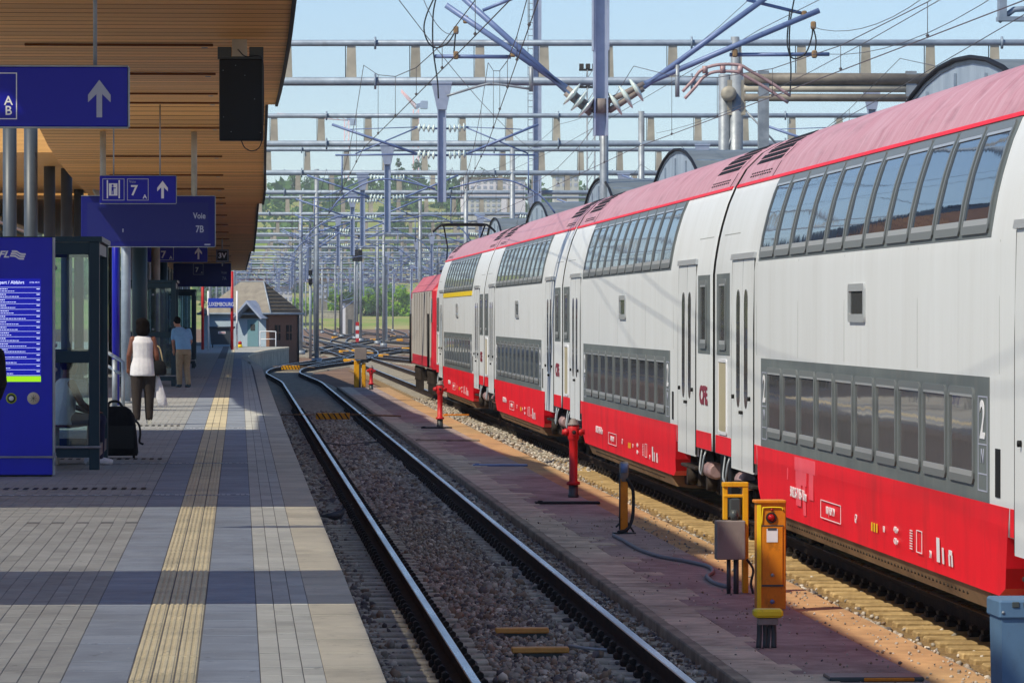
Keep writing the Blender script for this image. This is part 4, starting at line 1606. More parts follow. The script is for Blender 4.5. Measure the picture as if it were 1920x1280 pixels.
coach = make_coach()
kids_index(coach)
LABELS = ['nearest double deck coach, white and red, cut off by the frame', 'second double deck coach from the camera, white with red skirt',
          'third double deck coach, between the second and the yellow-striped one', 'farthest double deck coach with a yellow stripe under its upper windows']
COACHES = [coach] + [copy_tree(coach) for _ in range(3)]
for k, c_ in enumerate(COACHES):
    c_.location = (XT, 29.30 + 26.0 * k, 0)
    c_['label'] = LABELS[k]
b = MB()
M['faded_red'] = mat('faded_red', (250, 96, 112), .5, 0, (246, 72, 90), scale=3)
for (y0, y1, z0, z1) in ((16.05, 17.75, .96, 1.10), (16.2, 16.55, .70, .961), (16.75, 17.65, .82, .962), (17.2, 17.6, .60, .821), (16.85, 17.05, .52, .822), (18.3, 18.38, .84, .96)):
    plate_on_side(b, y0, y1, z0, z1, .006, 0, 1, .004)
tag(b.build('faded_patch', M['faded_red'], COACHES[0]), kind='stuff')
b = MB()
plate_on_side(b, 5.45, LC - 4.6, 3.05, 3.165, .012, 0, 2, .02)
b.build('first_class_stripe', M['yellow_lite'], COACHES[3])

# ------------------------------------------------------------------ locomotive
t = thing('locomotive', 'red and grey electric locomotive with raised pantograph at the train head', 'locomotive', (XT, 133.45, 0))
LL = 18.6
side = [(-1.45, .95), (-1.47, 1.15), (-1.45, 3.28), (-1.05, 3.78), (1.05, 3.78), (1.45, 3.28), (1.47, 1.15), (1.45, .95)]
M['loco_grey'] = mat('loco_grey', (204, 202, 198), .45, 0, (186, 184, 180), scale=.8, stretch=(1, 3, .4), spec=.3)
M['loco_red'] = mat('loco_red', (230, 50, 70), .45, 0, (186, 36, 54), scale=.8, spec=.3)
M['loco_roof'] = mat('loco_roof', (204, 116, 128), .6, 0, (184, 92, 106), scale=1.2, spec=.3)
MB().prism(side, 1.7, LL - 1.7, 'y').build('body', M['loco_grey'], t)
for (ya, yb, s) in ((1.7, 0, 1), (LL - 1.7, LL, -1)):
    b = MB()
    A = [(x, ya, z) for x, z in side]
    Bm = [(x * .97, yb + s * .75 if z > 2.2 else yb + s * .12, z if z < 3.3 else 3.45) for x, z in side]
    mid = [(x, yb + s * .95, z) for x, z in side]
    face = [(x * .93, yb + (s * .9 if z > 2.2 else s * .1), z if z < 3.3 else z - .15) for x, z in side]
    n = len(side)
    vs = A + mid + face
    fs = []
    for r_ in range(2):
        for i in range(n):
            j = (i + 1) % n
            fs.append((r_ * n + i, r_ * n + j, r_ * n + n + j, r_ * n + n + i))
    fs.append(tuple(2 * n + k for k in range(n)))
    b.add(vs, fs)
    cab = b.build('cab', M['loco_red'], t)
    MB().box(-1.15, 1.15, min(yb + s * .45, yb + s * .6), max(yb + s * .45, yb + s * .6), 2.35, 3.1).build('windscreen', M['glass_low'], cab)
    MB().box(-1.478, -1.44, min(yb + s * 1.05, yb + s * 1.5), max(yb + s * 1.05, yb + s * 1.5), 2.35, 3.05).build('side_window', M['glass_low'], cab)
    d0, d1 = yb + s * 1.95, yb + s * 2.5
    MB().box(-1.482, -1.445, min(d0, d1), max(d0, d1), 1.05, 3.1).build('door', M['loco_grey'], cab)
    hr = MB()
    for dd in (d0 - s * .1, d1 + s * .08):
        hr.tube((-1.53, dd, 1.0), (-1.53, dd, 2.6), .022, n=6)
    hr.build('door_handrail', M['rubber'], cab)
MB().box(-1.478, 1.478, .9, LL - .9, 1.0, 1.3).build('lower_band', M['loco_red'], t)
b = MB()
b.prism([(-1.46, 3.29), (-1.06, 3.80), (-.6, 3.86), (.6, 3.86), (1.06, 3.80), (1.46, 3.29)], 1.2, LL - 1.2, 'y')
rf = b.build('roof', M['loco_roof'], t)
b = MB()
for k in range(9):
    b.box(-1.3, -1.27, 2.8 + k * 1.5, 4.2 + k * 1.5, 3.42, 3.5)
b.box(-.5, .5, 3, 8, 3.87, 4.05).box(-.4, .4, 10, 15, 3.87, 4.1)
b.build('roof_equipment', M['bogie'], rf)
b = MB()
for k in range(7):
    b.box(-1.473, -1.45, 3.0 + k * 1.9, 3.0 + k * 1.9 + .015, 1.35, 3.25)
b.build('panel_seam', M['grey_box'], t)
for yb in (4.4, LL - 4.4):
    bg_ = MB()
    bg_.cbox(-1.25, -1.05, -2.3, 2.3, .45, .80, .03).cbox(1.05, 1.25, -2.3, 2.3, .45, .8, .03).box(-1, 1, -2, 2, .4, .9)
    for k in range(9):
        bg_.box(-1.36, -1.26, -2.2 + k * .52, -2.2 + k * .52 + .14, .18, .94, 0)
        bg_.lathe([(.1, .45), (.08, .52), (.1, .6), (.08, .68), (.1, .76), (.08, .9)], 8, (-1.3, -1.9 + k * .5, 0))
    bg_.build('bogie', M['bogie'], t, (0, yb, 0))
    for s in (-1, 1):
        for e in (-1.3, 1.3):
            w_ = inst(WHEEL, 'wheel', t, (s * .72, yb + e, .6), math.pi if s > 0 else 0)
            w_.scale = (1.2, 1.28, 1.28)
MB().box(-1.0, 1.0, 7, 11.5, .35, .94).build('transformer_tank', M['bogie'], t)
pt = MB()
py = 11.5
pt.box(-.75, .75, py - .8, py + .8, 3.92, 4.0)
for e in (-.6, .6):
    pt.tube((e, py - .6, 4.0), (e * .8, py + 1.1, 4.75), .03, n=6).tube((e * .8, py + 1.1, 4.75), (e * 1.1, py - .1, 5.42), .025, n=6)
pt.path(smooth_path([(-1.0, py - .1, 5.2), (-.8, py - .1, 5.38), (-.55, py - .1, 5.45), (.55, py - .1, 5.45), (.8, py - .1, 5.38), (1.0, py - .1, 5.2)], 5), .035, 6)
pt.path([(-.7, py + .15, 5.42), (.7, py + .15, 5.42)], .03, 6)
pt.build('pantograph', M['black'], rf)
ins = MB()
for e in (-.6, .6):
    for q in (-.6, .6):
        ins.lathe([(.05, 3.84), (.09, 3.86), (.05, 3.88), (.09, 3.9), (.05, 3.93)], 8, (e, py + q, 0))
ins.build('roof_insulator', M['damper'], rf)

# ================================================================== overhead line: gantries
GY = [80, 137, 187, 225, 261, 317, 397, 431, 472, 515, 560, 620, 690, 770, 860, 960]
ZLO, ZHI = 9.57, 10.72
PITCH = 1.93
XL_, XR_ = -9.0, 40.0
chord_lo = MB().tube((XL_, 0, ZLO), (XR_, 0, ZLO), .13, n=12).mesh('lower_chord', M['steel'])
chord_hi = MB().tube((XL_, 0, ZHI), (XR_, 0, ZHI), .095, n=12).mesh('upper_chord', M['steel'])
batten = MB()
batten.add([(-.16, -.03, ZLO + .1), (.16, -.03, ZLO + .1), (.16, .03, ZLO + .1), (-.16, .03, ZLO + .1), (-.13, -.03, ZHI - .07), (.13, -.03, ZHI - .07), (.13, .03, ZHI - .07), (-.13, .03, ZHI - .07)],
           [(3, 2, 1, 0), (4, 5, 6, 7), (0, 1, 5, 4), (1, 2, 6, 5), (2, 3, 7, 6), (3, 0, 4, 7)])
batten.box(-.185, -.165, -.02, .10, ZLO + .1, ZHI - .07, 1)
batten_me = batten.mesh('batten', [M['galv_tan'], M['fascia']])
flange_me = MB().lathe([(.13, -.03), (.24, -.03), (.24, .03), (.13, .03)], 14, (0, 0, ZLO), axis='x').lathe([(.1, -.03), (.19, -.03), (.19, .03), (.1, .03)], 14, (0, 0, ZHI), axis='x').mesh('flange', M['steel'])
allb = MB()
for k in range(25):
    x = XL_ + .8 + k * PITCH
    allb.add([(v[0] + x, v[1], v[2]) for v in batten.v], batten.f)
    allb.m[-len(batten.m):] = batten.m
allb_me = allb.mesh('battens', [M['galv_tan'], M['fascia']])


def discs(b, a, c, n=3, r=.13, m=0):
    a, c = Vector(a), Vector(c)
    d = (c - a)
    L = d.length
    d.normalize()
    q = d.to_track_quat('Z', 'Y').to_matrix()
    k = MB()
    for i in range(n):
        h = L * (i + .5) / n
        k.lathe([(.03, h - .05), (r, h - .02), (r * .95, h), (.04, h + .05)], 12)
    b.add([a + q @ Vector(v) for v in k.v], k.f, m, True)
    return b


def post_mesh(zb, zt=ZLO - .1):
    b = MB()
    b.box(-.13, -.10, -.13, .13, zb, zt).box(.10, .13, -.13, .13, zb, zt).box(-.10, .10, -.015, .015, zb, zt)
    b.add([(-.3, -.2, zt + .02), (.3, -.2, zt + .02), (.3, .2, zt + .02), (-.3, .2, zt + .02), (-.14, -.14, zt - .75), (.14, -.14, zt - .75), (.14, .14, zt - .75), (-.14, .14, zt - .75)],
          [(0, 1, 2, 3), (0, 4, 5, 1), (1, 5, 6, 2), (2, 6, 7, 3), (3, 7, 4, 0)])
    b.box(-.32, .32, -.22, .22, zt + .02, zt + .08)
    return b


post_me = post_mesh(5.95).mesh('drop_post', M['steel_blue'])
arm_b = MB()
for s in (-1, 1):
    L = 3.3 if s < 0 else 2.9
    arm_b.tube((s * .1, 0, 7.35), (s * .8, 0, 7.40), .035, n=6)
    arm_b.tube((s * .1, 0, 8.15), (s * .8, 0, 8.20), .03, n=6)
    arm_b.tube((s * .75, 0, 7.40), (s * L, 0, 8.28), .04, n=8)
    arm_b.tube((s * .75, 0, 7.38), (s * (L - .1), 0, 7.36), .03, n=8)
    arm_b.tube((s * .75, 0, 8.20), (s * (L - .5), 0, 8.13), .014, n=6)
    arm_b.tube((s * .75, 0, 8.18), (s * 2.6, 0, 7.4), .022, n=6)
    arm_b.path(smooth_path([(s * .2, .05, 6.35), (s * 1.4, .05, 6.62), (s * 2.2, .05, 6.55), (s * 3.0, .05, 6.1), (s * 3.4, .05, 5.62)], 4), .025, 6)
    arm_b.tube((s * (L - .3), 0, 7.36), (s * (L - .3), 0, 6.2), .02, n=6)
arm_me = arm_b.mesh('cantilever', M['tube_blue'])
ins_me = [discs(MB(), (s * .18, 0, z), (s * .75, 0, z + .05), 4).mesh('insulator', M['insulator']) for s in (-1, 1) for z in (7.35, 8.15)]
leg_b = MB()
leg_b.lathe([(.13, -.3), (.13, 10.9)], 14).lathe([(.3, -.3), (.3, .1)], 12)
leg_me = leg_b.mesh('gantry_leg', M['galv'])
G_LAB = ['tubular gantry out of frame above, its drop post hanging nearest the camera', 'nearest tubular gantry crossing the top of the view', 'second tubular gantry from the camera', 'third tubular gantry from the camera', 'fourth tubular gantry from the camera']
ORD = 'fifth sixth seventh eighth ninth tenth eleventh twelfth thirteenth fourteenth fifteenth'.split()
for gi, Y in enumerate(GY):
    lab = G_LAB[gi] if gi < 5 else f'{ORD[gi - 5]} tubular gantry from the camera, far over the yard'
    t = thing('overhead_gantry', lab, 'gantry', (0, Y, 0), R(-4.0) if gi < 3 else R(-2.0), 'gantries spanning the tracks')
    inst(chord_lo, 'lower_chord', t)
    inst(chord_hi, 'upper_chord', t)
    if gi < 6:
        for k in range(25):
            inst(batten_me, 'batten', t, (XL_ + .8 + k * PITCH, 0, 0))
        for x in (4.6, 14.1, 23.4):
            inst(flange_me, 'flange', t, (x - (gi * .5), 0, 0))
    else:
        tag(inst(allb_me, 'battens', t), kind='stuff')
    legs = {0: (31,), 1: (10.97, 14.9, 34), 2: (16.5, 34), 3: (13.5, 34), 4: (4.45, 13, 34), 5: (4.3, 12.6, 30)}.get(gi, (-2.5 + (gi % 3), 12.6 + (gi % 2) * .5, 26))
    for x in legs:
        inst(leg_me, 'gantry_leg', t, (x, 0, 0))
    if gi == 0:
        continue
    xs_ = [6.1, 19.0, 29.0] if gi < 4 else [6.1 + (gi % 3) * .4, 16.8, 23.5] + ([-1.5] if gi > 5 else [])
    for x in xs_:
        p_ = inst(post_me, 'drop_post', t, (x, 0, 0))
        inst(arm_me, 'cantilever', p_)
        for im in ins_me:
            inst(im, 'insulator', p_)

# the near drop post with its V of arms, at the first gantry
Y0 = 80.0
t = thing('drop_post', 'big steel drop post with V arms and glass insulators at the top centre', 'catenary post', (0, Y0, 0))
O = Vector((0, Y0, 0))


def q(x, y, dy=0.0):
    return at(x, y, Y0 + dy) - O


b = MB()
bot = q(1126, 255)
cx = bot.x
b.box(cx - .125, cx - .095, -.13, .13, bot.z, 9.5).box(cx + .095, cx + .125, -.13, .13, bot.z, 9.5).box(cx - .095, cx + .095, -.012, .012, bot.z, 9.5)
zs_ = q(1126, 95).z
b.box(cx - .145, cx - .126, -.15, .15, zs_, 9.5).box(cx + .126, cx + .145, -.15, .15, zs_, 9.5)
b.build('shaft', M['steel_blue'], t)
b = MB()
for (x0, y0, x1, y1, r) in ((1062, 165, 836, 10, .052), (1068, 176, 866, -6, .052), (1208, 158, 1536, 20, .05), (1206, 164, 1450, -14, .05)):
    b.tube(q(x0, y0), q(x1, y1), r, n=10)
for (x0, y0, x1, y1, r) in ((815, 106, 958, 107, .035), (1368, 103, 1555, 102, .035), (905, 20, 980, -10, .03), (1400, 0, 1515, 28, .03)):
    b.tube(q(x0, y0, .1), q(x1, y1, .1), r, n=8)
b.build('arm', M['tube_blue'], t)
b = MB()
for (x0, y0, x1, y1) in ((1062, 165, 1112, 205), (1060, 174, 1108, 214), (1140, 190, 1208, 158), (1142, 208, 1206, 166)):
    b.tube(q(x0, y0), q(x1, y1), .055, n=8)
b.lathe([(.17, 0), (.17, .25)], 4, (cx, 0, q(1126, 212).z))
b.build('bracket', M['grey_box'], t)
for (a_, c_) in ((q(1066, 172), q(1108, 206)), (q(1144, 200), q(1204, 162))):
    discs(MB(), a_, c_, 3, .24).build('insulator', M['insulator'], t)
b = MB()
st_ = [(1280, 172), (1300, 150), (1315, 132), (1345, 122), (1385, 122), (1405, 132), (1440, 152), (1482, 180)]
b.path(smooth_path([q(x, y, -.05) for x, y in st_], 4), .028, 6)
b.path(smooth_path([q(x + (4 if x < 1345 else -4), y + 13, -.05) for x, y in st_], 4), .028, 6)
for x in (1322, 1355, 1388):
    b.tube(q(x, 124, -.05), q(x, 138, -.05), .05, n=6)
b.build('steady_hoop', M['damper'], t)
b = MB()
b.tube(q(1270, 122, -.02), q(1270, 182, -.02), .04, n=8).tube(q(996, 125, .0), q(996, 172, .0), .04, n=8)
b.path(smooth_path([q(994, 167, .0), q(930, 158, .0), q(905, 160), q(838, 180)], 5), .022, 6)
b.build('steady_arm', M['galv'], t)
b = MB()
for pts in ([(815, -6), (800, 28), (795, 55), (803, 80), (818, 90), (838, 82), (852, 62), (855, 50), (851, 100)], [(818, -6), (812, 30), (812, 90), (820, 150), (822, 185)],
            [(1490, -6), (1482, 40), (1480, 80), (1483, 130), (1481, 182)], [(1481, 20), (1476, 75), (1482, 105), (1495, 110), (1512, 98), (1522, 70), (1524, 50)], [(1524, 50), (1530, 75), (1528, 100)]):
    MB().path(smooth_path([q(x, y, .05) for x, y in pts], 6), .013, 6).build('jumper_cable', M['cable'], t)
b = MB()
for (x, y) in ((873, 37), (855, 57), (855, 104), (1508, 28), (1525, 48), (1527, 102), (962, 100), (1378, 100)):
    c = q(x, y, .02)
    b.cbox(c.x - .045, c.x + .045, c.y - .05, c.y + .05, c.z - .07, c.z + .07, .02)
b.build('clamp', M['under_tan'], t)

# ------------------------------------------------------------------ wires
SUP = [28, 80, 137, 187, 225, 261, 317, 397, 431, 515, 620, 770]


def line(label, X0, zc=5.5, zs=6.95, zig=.22, dx=None, y0=24.0, drop_to=330):
    t = thing('overhead_wire', label, 'catenary wire', (0, 0, 0), 0, 'overhead contact lines')
    cw, mw = MB(), MB()
    P, Q = [], []
    drops = []
    off = lambda y: (dx(y) if dx else 0.0)
    for i in range(len(SUP) - 1):
        a, c = SUP[i], SUP[i + 1]
        n = 8
        for k in range(n + (1 if i == len(SUP) - 2 else 0)):
            f = k / n
            y = a + (c - a) * f
            zg = (-zig if i % 2 else zig) * (1 - 2 * f)
            x = X0 + zg + off(y)
            sag = 4 * f * (1 - f)
            P.append((x, y, zc - .02 * sag))
            Q.append((x, y, zs - (zs - zc - .28) * sag))
            if 0 < k < n and y < drop_to:
                drops.append((x, y, zc, zs - (zs - zc - .28) * sag))
    cw.path(P, .0065, 5, caps=False)
    mw.path(Q, .006, 5, caps=False)
    cw.build('contact_wire', M['wire'], t)
    mw.build('messenger_wire', M['wire'], t)
    for (x, y, za, zb) in drops:
        MB().tube((x, y, za), (x, y, zb), .004, n=4).lathe([(1e-4, -.03), (.022, 0), (1e-4, .03)], 6, (x, y, za)).build('dropper', M['wire'], t)
    return t


line('contact line above the platform track', 2.41)
line('contact line above the double deck train', 7.17)
line('contact line right of the train, nearer of two', 11.9, zs=7.1)
line('contact line right of the train, farther of two', 16.7, zs=7.2)
line('high feeder line right of the gantry posts', 9.4, zc=7.6, zs=8.3, drop_to=0)
line('contact line slanting left over the yard', 4.6, zc=5.6, zs=7.0, dx=lambda y: (y - 80) * .028 if y > 80 else (y - 80) * .05, drop_to=200)
for k, (p0, p1, lab) in enumerate((((740, -10, 60), (1012, 290, 137), 'thin cross wire falling from the top edge to the first gantry'), ((790, -10, 70), (860, 60, 80), 'short wire running into the left arm clamp'),
                                   ((1780, -10, 52), (1230, 250, 137), 'long wire rising to the upper right corner'), ((1520, 50, 80), (1740, -10, 62), 'wire leaving the right arm clamp to the top edge'),
                                   ((1555, 102, 80), (1900, -30, 55), 'wire from the lower right arm to the top edge'), ((1920, 28, 50), (1180, 420, 190), 'long wire passing above the train roof'))):
    a, c = at(*p0), at(*p1)
    t = thing('span_wire', lab, 'wire', a)
    d = c - a
    MB().path([d * f + Vector((0, 0, -.25 * 4 * f * (1 - f))) for f in np.linspace(0, 1, 9)], .006, 5, caps=False).build('strand', M['wire'], t)

M['pipe_brown'] = mat('pipe_brown', (134, 128, 118), .6, .1, (104, 98, 92), scale=2)
# brown pipe run and anchor posts behind the train
Y = 128
a = at(1395, 146, Y)
t = thing('pipe_bridge', 'three brown parallel pipes behind the train roof', 'pipes', (a.x, Y, a.z))
for (dy, r, ml) in ((0, .17, 'pipe_brown'), (18, .10, 'galv_tan'), (35, .11, 'pipe_brown')):
    z = at(1395, 148 + dy, Y).z - a.z
    MB().tube((0, 0, z), (at(1760, 150, Y).x - a.x, 0, z), r, n=12).build('pipe', M[ml], t)
MB().box(.4, .7, -.1, .1, -6, .2).build('support', M['galv'], t)
MB().box(4.6, 4.9, -.1, .1, -6, .2).build('support', M['galv'], t)
for (x, w, lab) in ((1358, .17, 'left'), (1380, .2, 'right')):
    a = at(x, 300, 130)
    top = at(x, 140, 130).z
    t = thing('anchor_post', f'{lab} post of the grey anchor pair above the train roof', 'post', (a.x, 130, -.26))
    MB().lathe([(w, 0), (w, top + .26)], 14).lathe([(w * 1.8, 0), (w * 1.8, .3)], 12).build('shaft', M['galv'], t)
    if lab == 'left':
        MB().lathe([(.08, -.15), (.22, -.13), (.22, .05), (.08, .1)], 16, (.1, -.2, top - .3), axis='y').box(0, .6, -.15, .1, top - .9, top + .1).build('tension_wheel', M['galv_tan'], t)
    else:
        MB().tube((0, -.1, top - 1.2), (-.9, -.1, top - 3.4), .03).tube((.1, -.1, top - .6), (1.6, -.1, top - 2.2), .03).build('stay', M['galv'], t)

# masts standing in the yard
MAST = [(566, 648, 'square blue mast left of the signal behind the hut', 10.2, 'steel_blue', .2), (582, 662, 'tall pale mast right of the hut roof', 9.6, 'galv', .16), (590, 668, 'second pale mast right of the hut roof', 9.2, 'galv', .14),
        (638, 630, 'short dark mast in the middle of the yard', 5.4, 'bogie', .22), (724, 644, 'single pale mast in front of the round bush', 8.6, 'galv', .2), (762, 612, 'thin mast beside the locomotive', 7.0, 'galv', .18),
        (821, 652, 'left mast of the pair rising behind the locomotive', 7.6, 'galv', .24), (838, 652, 'right mast of the pair rising behind the locomotive', 7.6, 'galv', .24),
        (553, 640, 'thin mast behind the hut ridge', 8.4, 'galv', .13), (650, 606, 'thin pale mast beside the grey cabinet', 8.5, 'galv', .2), (676, 628, 'pale mast behind the striped signal post', 8.8, 'galv', .22)]
for (x, y, lab, h, m, r) in MAST:
    r *= .62
    p_ = on(x, y, -.26)
    t = thing('catenary_mast', lab, 'mast', p_)
    MB().box(-r, -r * .75, -r, r, 0, h).box(r * .75, r, -r, r, 0, h).box(-r * .75, r * .75, -.02, .02, 0, h).build('shaft', M[m], t)
    MB().cbox(-.4, .4, -.4, .4, 0, .35, .04).build('footing', M['concrete'], t)
    b = MB()
    b.tube((0, 0, h - .8), (2.4, 0, h - .1), .05, n=6).tube((0, 0, h - 2.0), (2.4, 0, h - .3), .05, n=6).tube((0, 0, h - 1.6), (-2.2, 0, h - .6), .04, n=6)
    discs(b, (.2, 0, h - .75), (.8, 0, h - .55), 3, .16)
    b.build('bracket_arm', M['tube_blue'], t)
a = at(1872, 40, 62)
t = thing('steel_bracket', 'grey steel bracket poking into the upper right corner', 'bracket', a)
px = 62 / FPX
MB().box(0, 14 * px, -.1, .1, 8 * px, 120 * px).build('upright', M['steel'], t)
MB().box(-2 * px, 60 * px, -.12, .12, 0, 8 * px).build('crossbar', M['steel'], t)
MB().path([(0, 0, 0), (30 * px, 0, 22 * px), (60 * px, 0, 24 * px)], .04, 4).build('brace', M['steel'], t)
# floodlight mast
p_ = at(1007, 400, 260)
t = thing('floodlight_mast', 'very tall blue mast rising out of the top of the frame', 'mast', (p_.x, 260, -.26))
MB().box(-.24, -.2, -.2, .2, 0, 27).box(.2, .24, -.2, .2, 0, 27).box(-.2, .2, -.02, .02, 0, 27).build('shaft', M['steel_blue'], t)
b = MB()
for k in range(70):
    b.box(-.5, -.24, -.03, .03, 1 + k * .37, 1.04 + k * .37)
b.box(-.54, -.5, -.03, .03, .5, 27)
b.build('ladder', M['galv'], t)
p_ = at(1108, 330, 420)
t = thing('floodlight_mast', 'distant lattice mast topped by a rack of floodlights', 'mast', (p_.x, 420, -.26))
top = at(1108, 120, 420).z
b = MB()
for (dx, dy) in ((-.35, -.35), (.35, -.35), (.35, .35), (-.35, .35)):
    b.tube((dx, dy, 0), (dx, dy, top), .05, n=4)
for k in range(24):
    z = k * top / 24
    b.tube((-.35, -.35, z), (.35, -.35, z + top / 24), .03, n=4).tube((-.35, -.35, z), (-.35, .35, z + top / 24), .03, n=4)
b.build('lattice', M['galv'], t)
b = MB()
for r_ in range(2):
    b.box(-1.1, 1.1, -.1, .1, top - .4 - r_ * 1.6, top - .2 - r_ * 1.6)
    for k in range(4):
        b.cbox(-1.1 + k * .6, -.7 + k * .6, -.5, -.1, top - .2 - r_ * 1.6, top + .25 - r_ * 1.6, .03)
b.build('lamp_rack', M['bogie'], t)

# signals
def signal(label, x, y_foot, head_px, heads, stripe=False):
    p_ = on(x, y_foot, -.26)
    t = thing('railway_signal', label, 'signal', p_)
    px = p_.y / FPX
    ztop = at(x, head_px[0], p_.y).z + .26
    MB().lathe([(.09, 0), (.09, ztop)], 10).build('pole', M['galv'], t)
    for (y0, y1, w) in heads:
        z0, z1 = at(x, y1, p_.y).z + .26, at(x, y0, p_.y).z + .26
        MB().cbox(-w * px / 2, w * px / 2, -.25, -.02, z0, z1, .04).build('signal_head', M['black'], t)
        b = MB()
        b.lathe([(.10, -.14), (.14, -.12), (.14, 0)], 12, (0, -.25, (z0 + z1) / 2), axis='y')
        b.build('lamp_hood', M['rubber'], t)
    if stripe:
        for k in range(5):
            MB().cbox(-.16, .16, -.13, -.095, .25 + k * .38, .25 + (k + 1) * .38 - .01, .005).build('stripe_plate', M['red_post'] if k % 2 == 0 else M['white_sign'], t)
    return t


signal('signal with black heads and red and white striped post in the yard', 670, 646, (430, 0), ((434, 449, 13), (468, 490, 19)), True)
signal('signal with two black boxes on the mast right of the hut', 582, 672, (505, 0), ((506, 516, 7), (522, 534, 7)))

# ================================================================== trackside equipment
def hydrant(label, x, y_foot, y_top):
    p_ = on(x, y_foot, -.10)
    h = at(x, y_top, p_.y).z + .10
    t = thing('hydrant', label, 'hydrant', p_)
    MB().lathe([(.075, 0), (.085, .03), (.07, .05), (.07, .19)], 16).build('base_pipe', M['frame_dark'], t)
    MB().lathe([(.10, .185), (.10, .225), (.062, .24), (.062, h - .30), (.075, h - .28), (.085, h - .26), (.085, h - .09), (.07, h - .07)], 18).build('pillar', M['red_post'], t)
    hd = MB()
    for s in (-1, 1):
        hd.lathe([(.055, 0), (.055, .05), (.04, .06), (.04, .09)] if s > 0 else [(.04, -.09), (.04, -.06), (.055, -.05), (.055, 0)], 12, (s * .075, 0, h - .17), axis='x')
    hd.lathe([(.045, -.14), (.045, -.07)], 12, (0, 0, h - .17), axis='y')
    hd.build('outlet_cap', M['red_post'], t)
    MB().lathe([(1e-4, -.148), (.03, -.145), (.03, -.139)], 10, (0, 0, h - .17), axis='y').build('outlet_bolt', M['bogie'], t)
    MB().lathe([(.09, h - .072), (.09, h - .05), (.06, h - .03), (.055, h), (.03, h + .03), (1e-4, h + .032)], 16).build('top_cap', M['grey_box'], t)
    return t


hydrant('nearest red standpipe hydrant on the service path', 1075, 932, 788)
hydrant('second red hydrant in front of the third coach', 825, 800, 716)
hydrant('small far red hydrant beside the yellow posts', 696, 730, 686)

# hose post
p_ = on(1170, 1000, -.10)
Y = p_.y
px = Y / FPX
t = thing('hose_post', 'yellow hose post with grey nozzle and drooping hose', 'post', p_)
h = 135 * px
MB().cbox(-.045, .045, -.03, .03, 0, h - .2, .006).build('pillar', M['orange'], t)
MB().lathe([(.035, h - .24), (.05, h - .16), (.06, h - .1), (.06, h - .03), (.04, h)], 12, (.0, -.01, 0)).build('nozzle', M['grey_box'], t)
MB().tube((.0, -.05, h - .13), (.0, -.05, h - .02), .045, n=10).build('nozzle_cap', M['tube_blue'], t)
MB().path([(-.1, 0, .08), (0, 0, .18)], .012, 6).path([(.12, 0, .02), (0, 0, .2)], .012, 6).box(-.14, .14, -.08, .08, 0, .02).path([(-.05, 0, .05), (-.05, 0, .75)], .012, 6).build('foot_brace', M['frame_dark'], t)
hp = smooth_path([(.03, -.04, h - .2), (.10, -.02, h - .32), (.115, 0, h * .45), (.10, 0, .18), (.03, -.03, .05), (-.08, -.12, .025)], 6)
MB().path(hp, .022, 8).build('hose', M['cable'], t)
a = on(1150, 1003, -.08)
pts = [on(x, y, -.08) for x, y in ((1150, 1003), (1168, 1012), (1200, 1030), (1240, 1043), (1290, 1052), (1330, 1062), (1336, 1072), (1326, 1080), (1340, 1092), (1368, 1100))]
t = thing('ground_hose', 'grey hose snaking over the service path to the control box', 'hose', a)
MB().path(smooth_path([p - a for p in pts], 6), .022, 8).build('tube', mat('hose_grey', (112, 116, 124), .6), t)

# control box on stand with yellow frame
p_ = on(1385, 1112, -.10)
Y = p_.y
px = Y / FPX
t = thing('control_box', 'grey control box on stand with yellow frame beside the train', 'control box', p_)
MB().cbox((1340 - 1385) * px, (1395 - 1385) * px, -.14, .05, (1112 - 1047) * px, (1112 - 974) * px, .008).build('cabinet', M['grey_box'], t)
MB().tube(((1365 - 1385) * px, -.05, 0), ((1365 - 1385) * px, -.05, 65 * px), .02).tube(((1379 - 1385) * px, -.05, 0), ((1379 - 1385) * px, -.05, 68 * px), .026).build('conduit', M['frame_dark'], t)
fr = MB()
fr.cbox((1394 - 1385) * px, (1405 - 1385) * px, .06, .16, 0, 208 * px, .006)
fr.cbox((1357 - 1385) * px, (1366 - 1385) * px, .07, .15, 138 * px, 205 * px, .006)
fr.cbox((1356 - 1385) * px, (1405 - 1385) * px, .055, .165, 200 * px, 209 * px, .006)
fr.cbox((1358 - 1385) * px, (1402 - 1385) * px, .065, .155, 180 * px, 186 * px, .006)
fr.build('yellow_frame', M['yellow'], t)
MB().cbox((1368 - 1385) * px, (1392 - 1385) * px, .06, .2, 140 * px, 180 * px, .02).lathe([(.03, 0), (.045, .05), (.03, .1)], 10, ((1376 - 1385) * px, -.02, 138 * px)).build('motor', M['frame_dark'], t)
MB().path(smooth_path([((1400 - 1385) * px, -.02, 65 * px), ((1412 - 1385) * px, -.02, 45 * px), ((1408 - 1385) * px, -.02, 20 * px), ((1412 - 1385) * px, -.02, 0)], 5), .012, 6).build('cable', M['cable'], t)

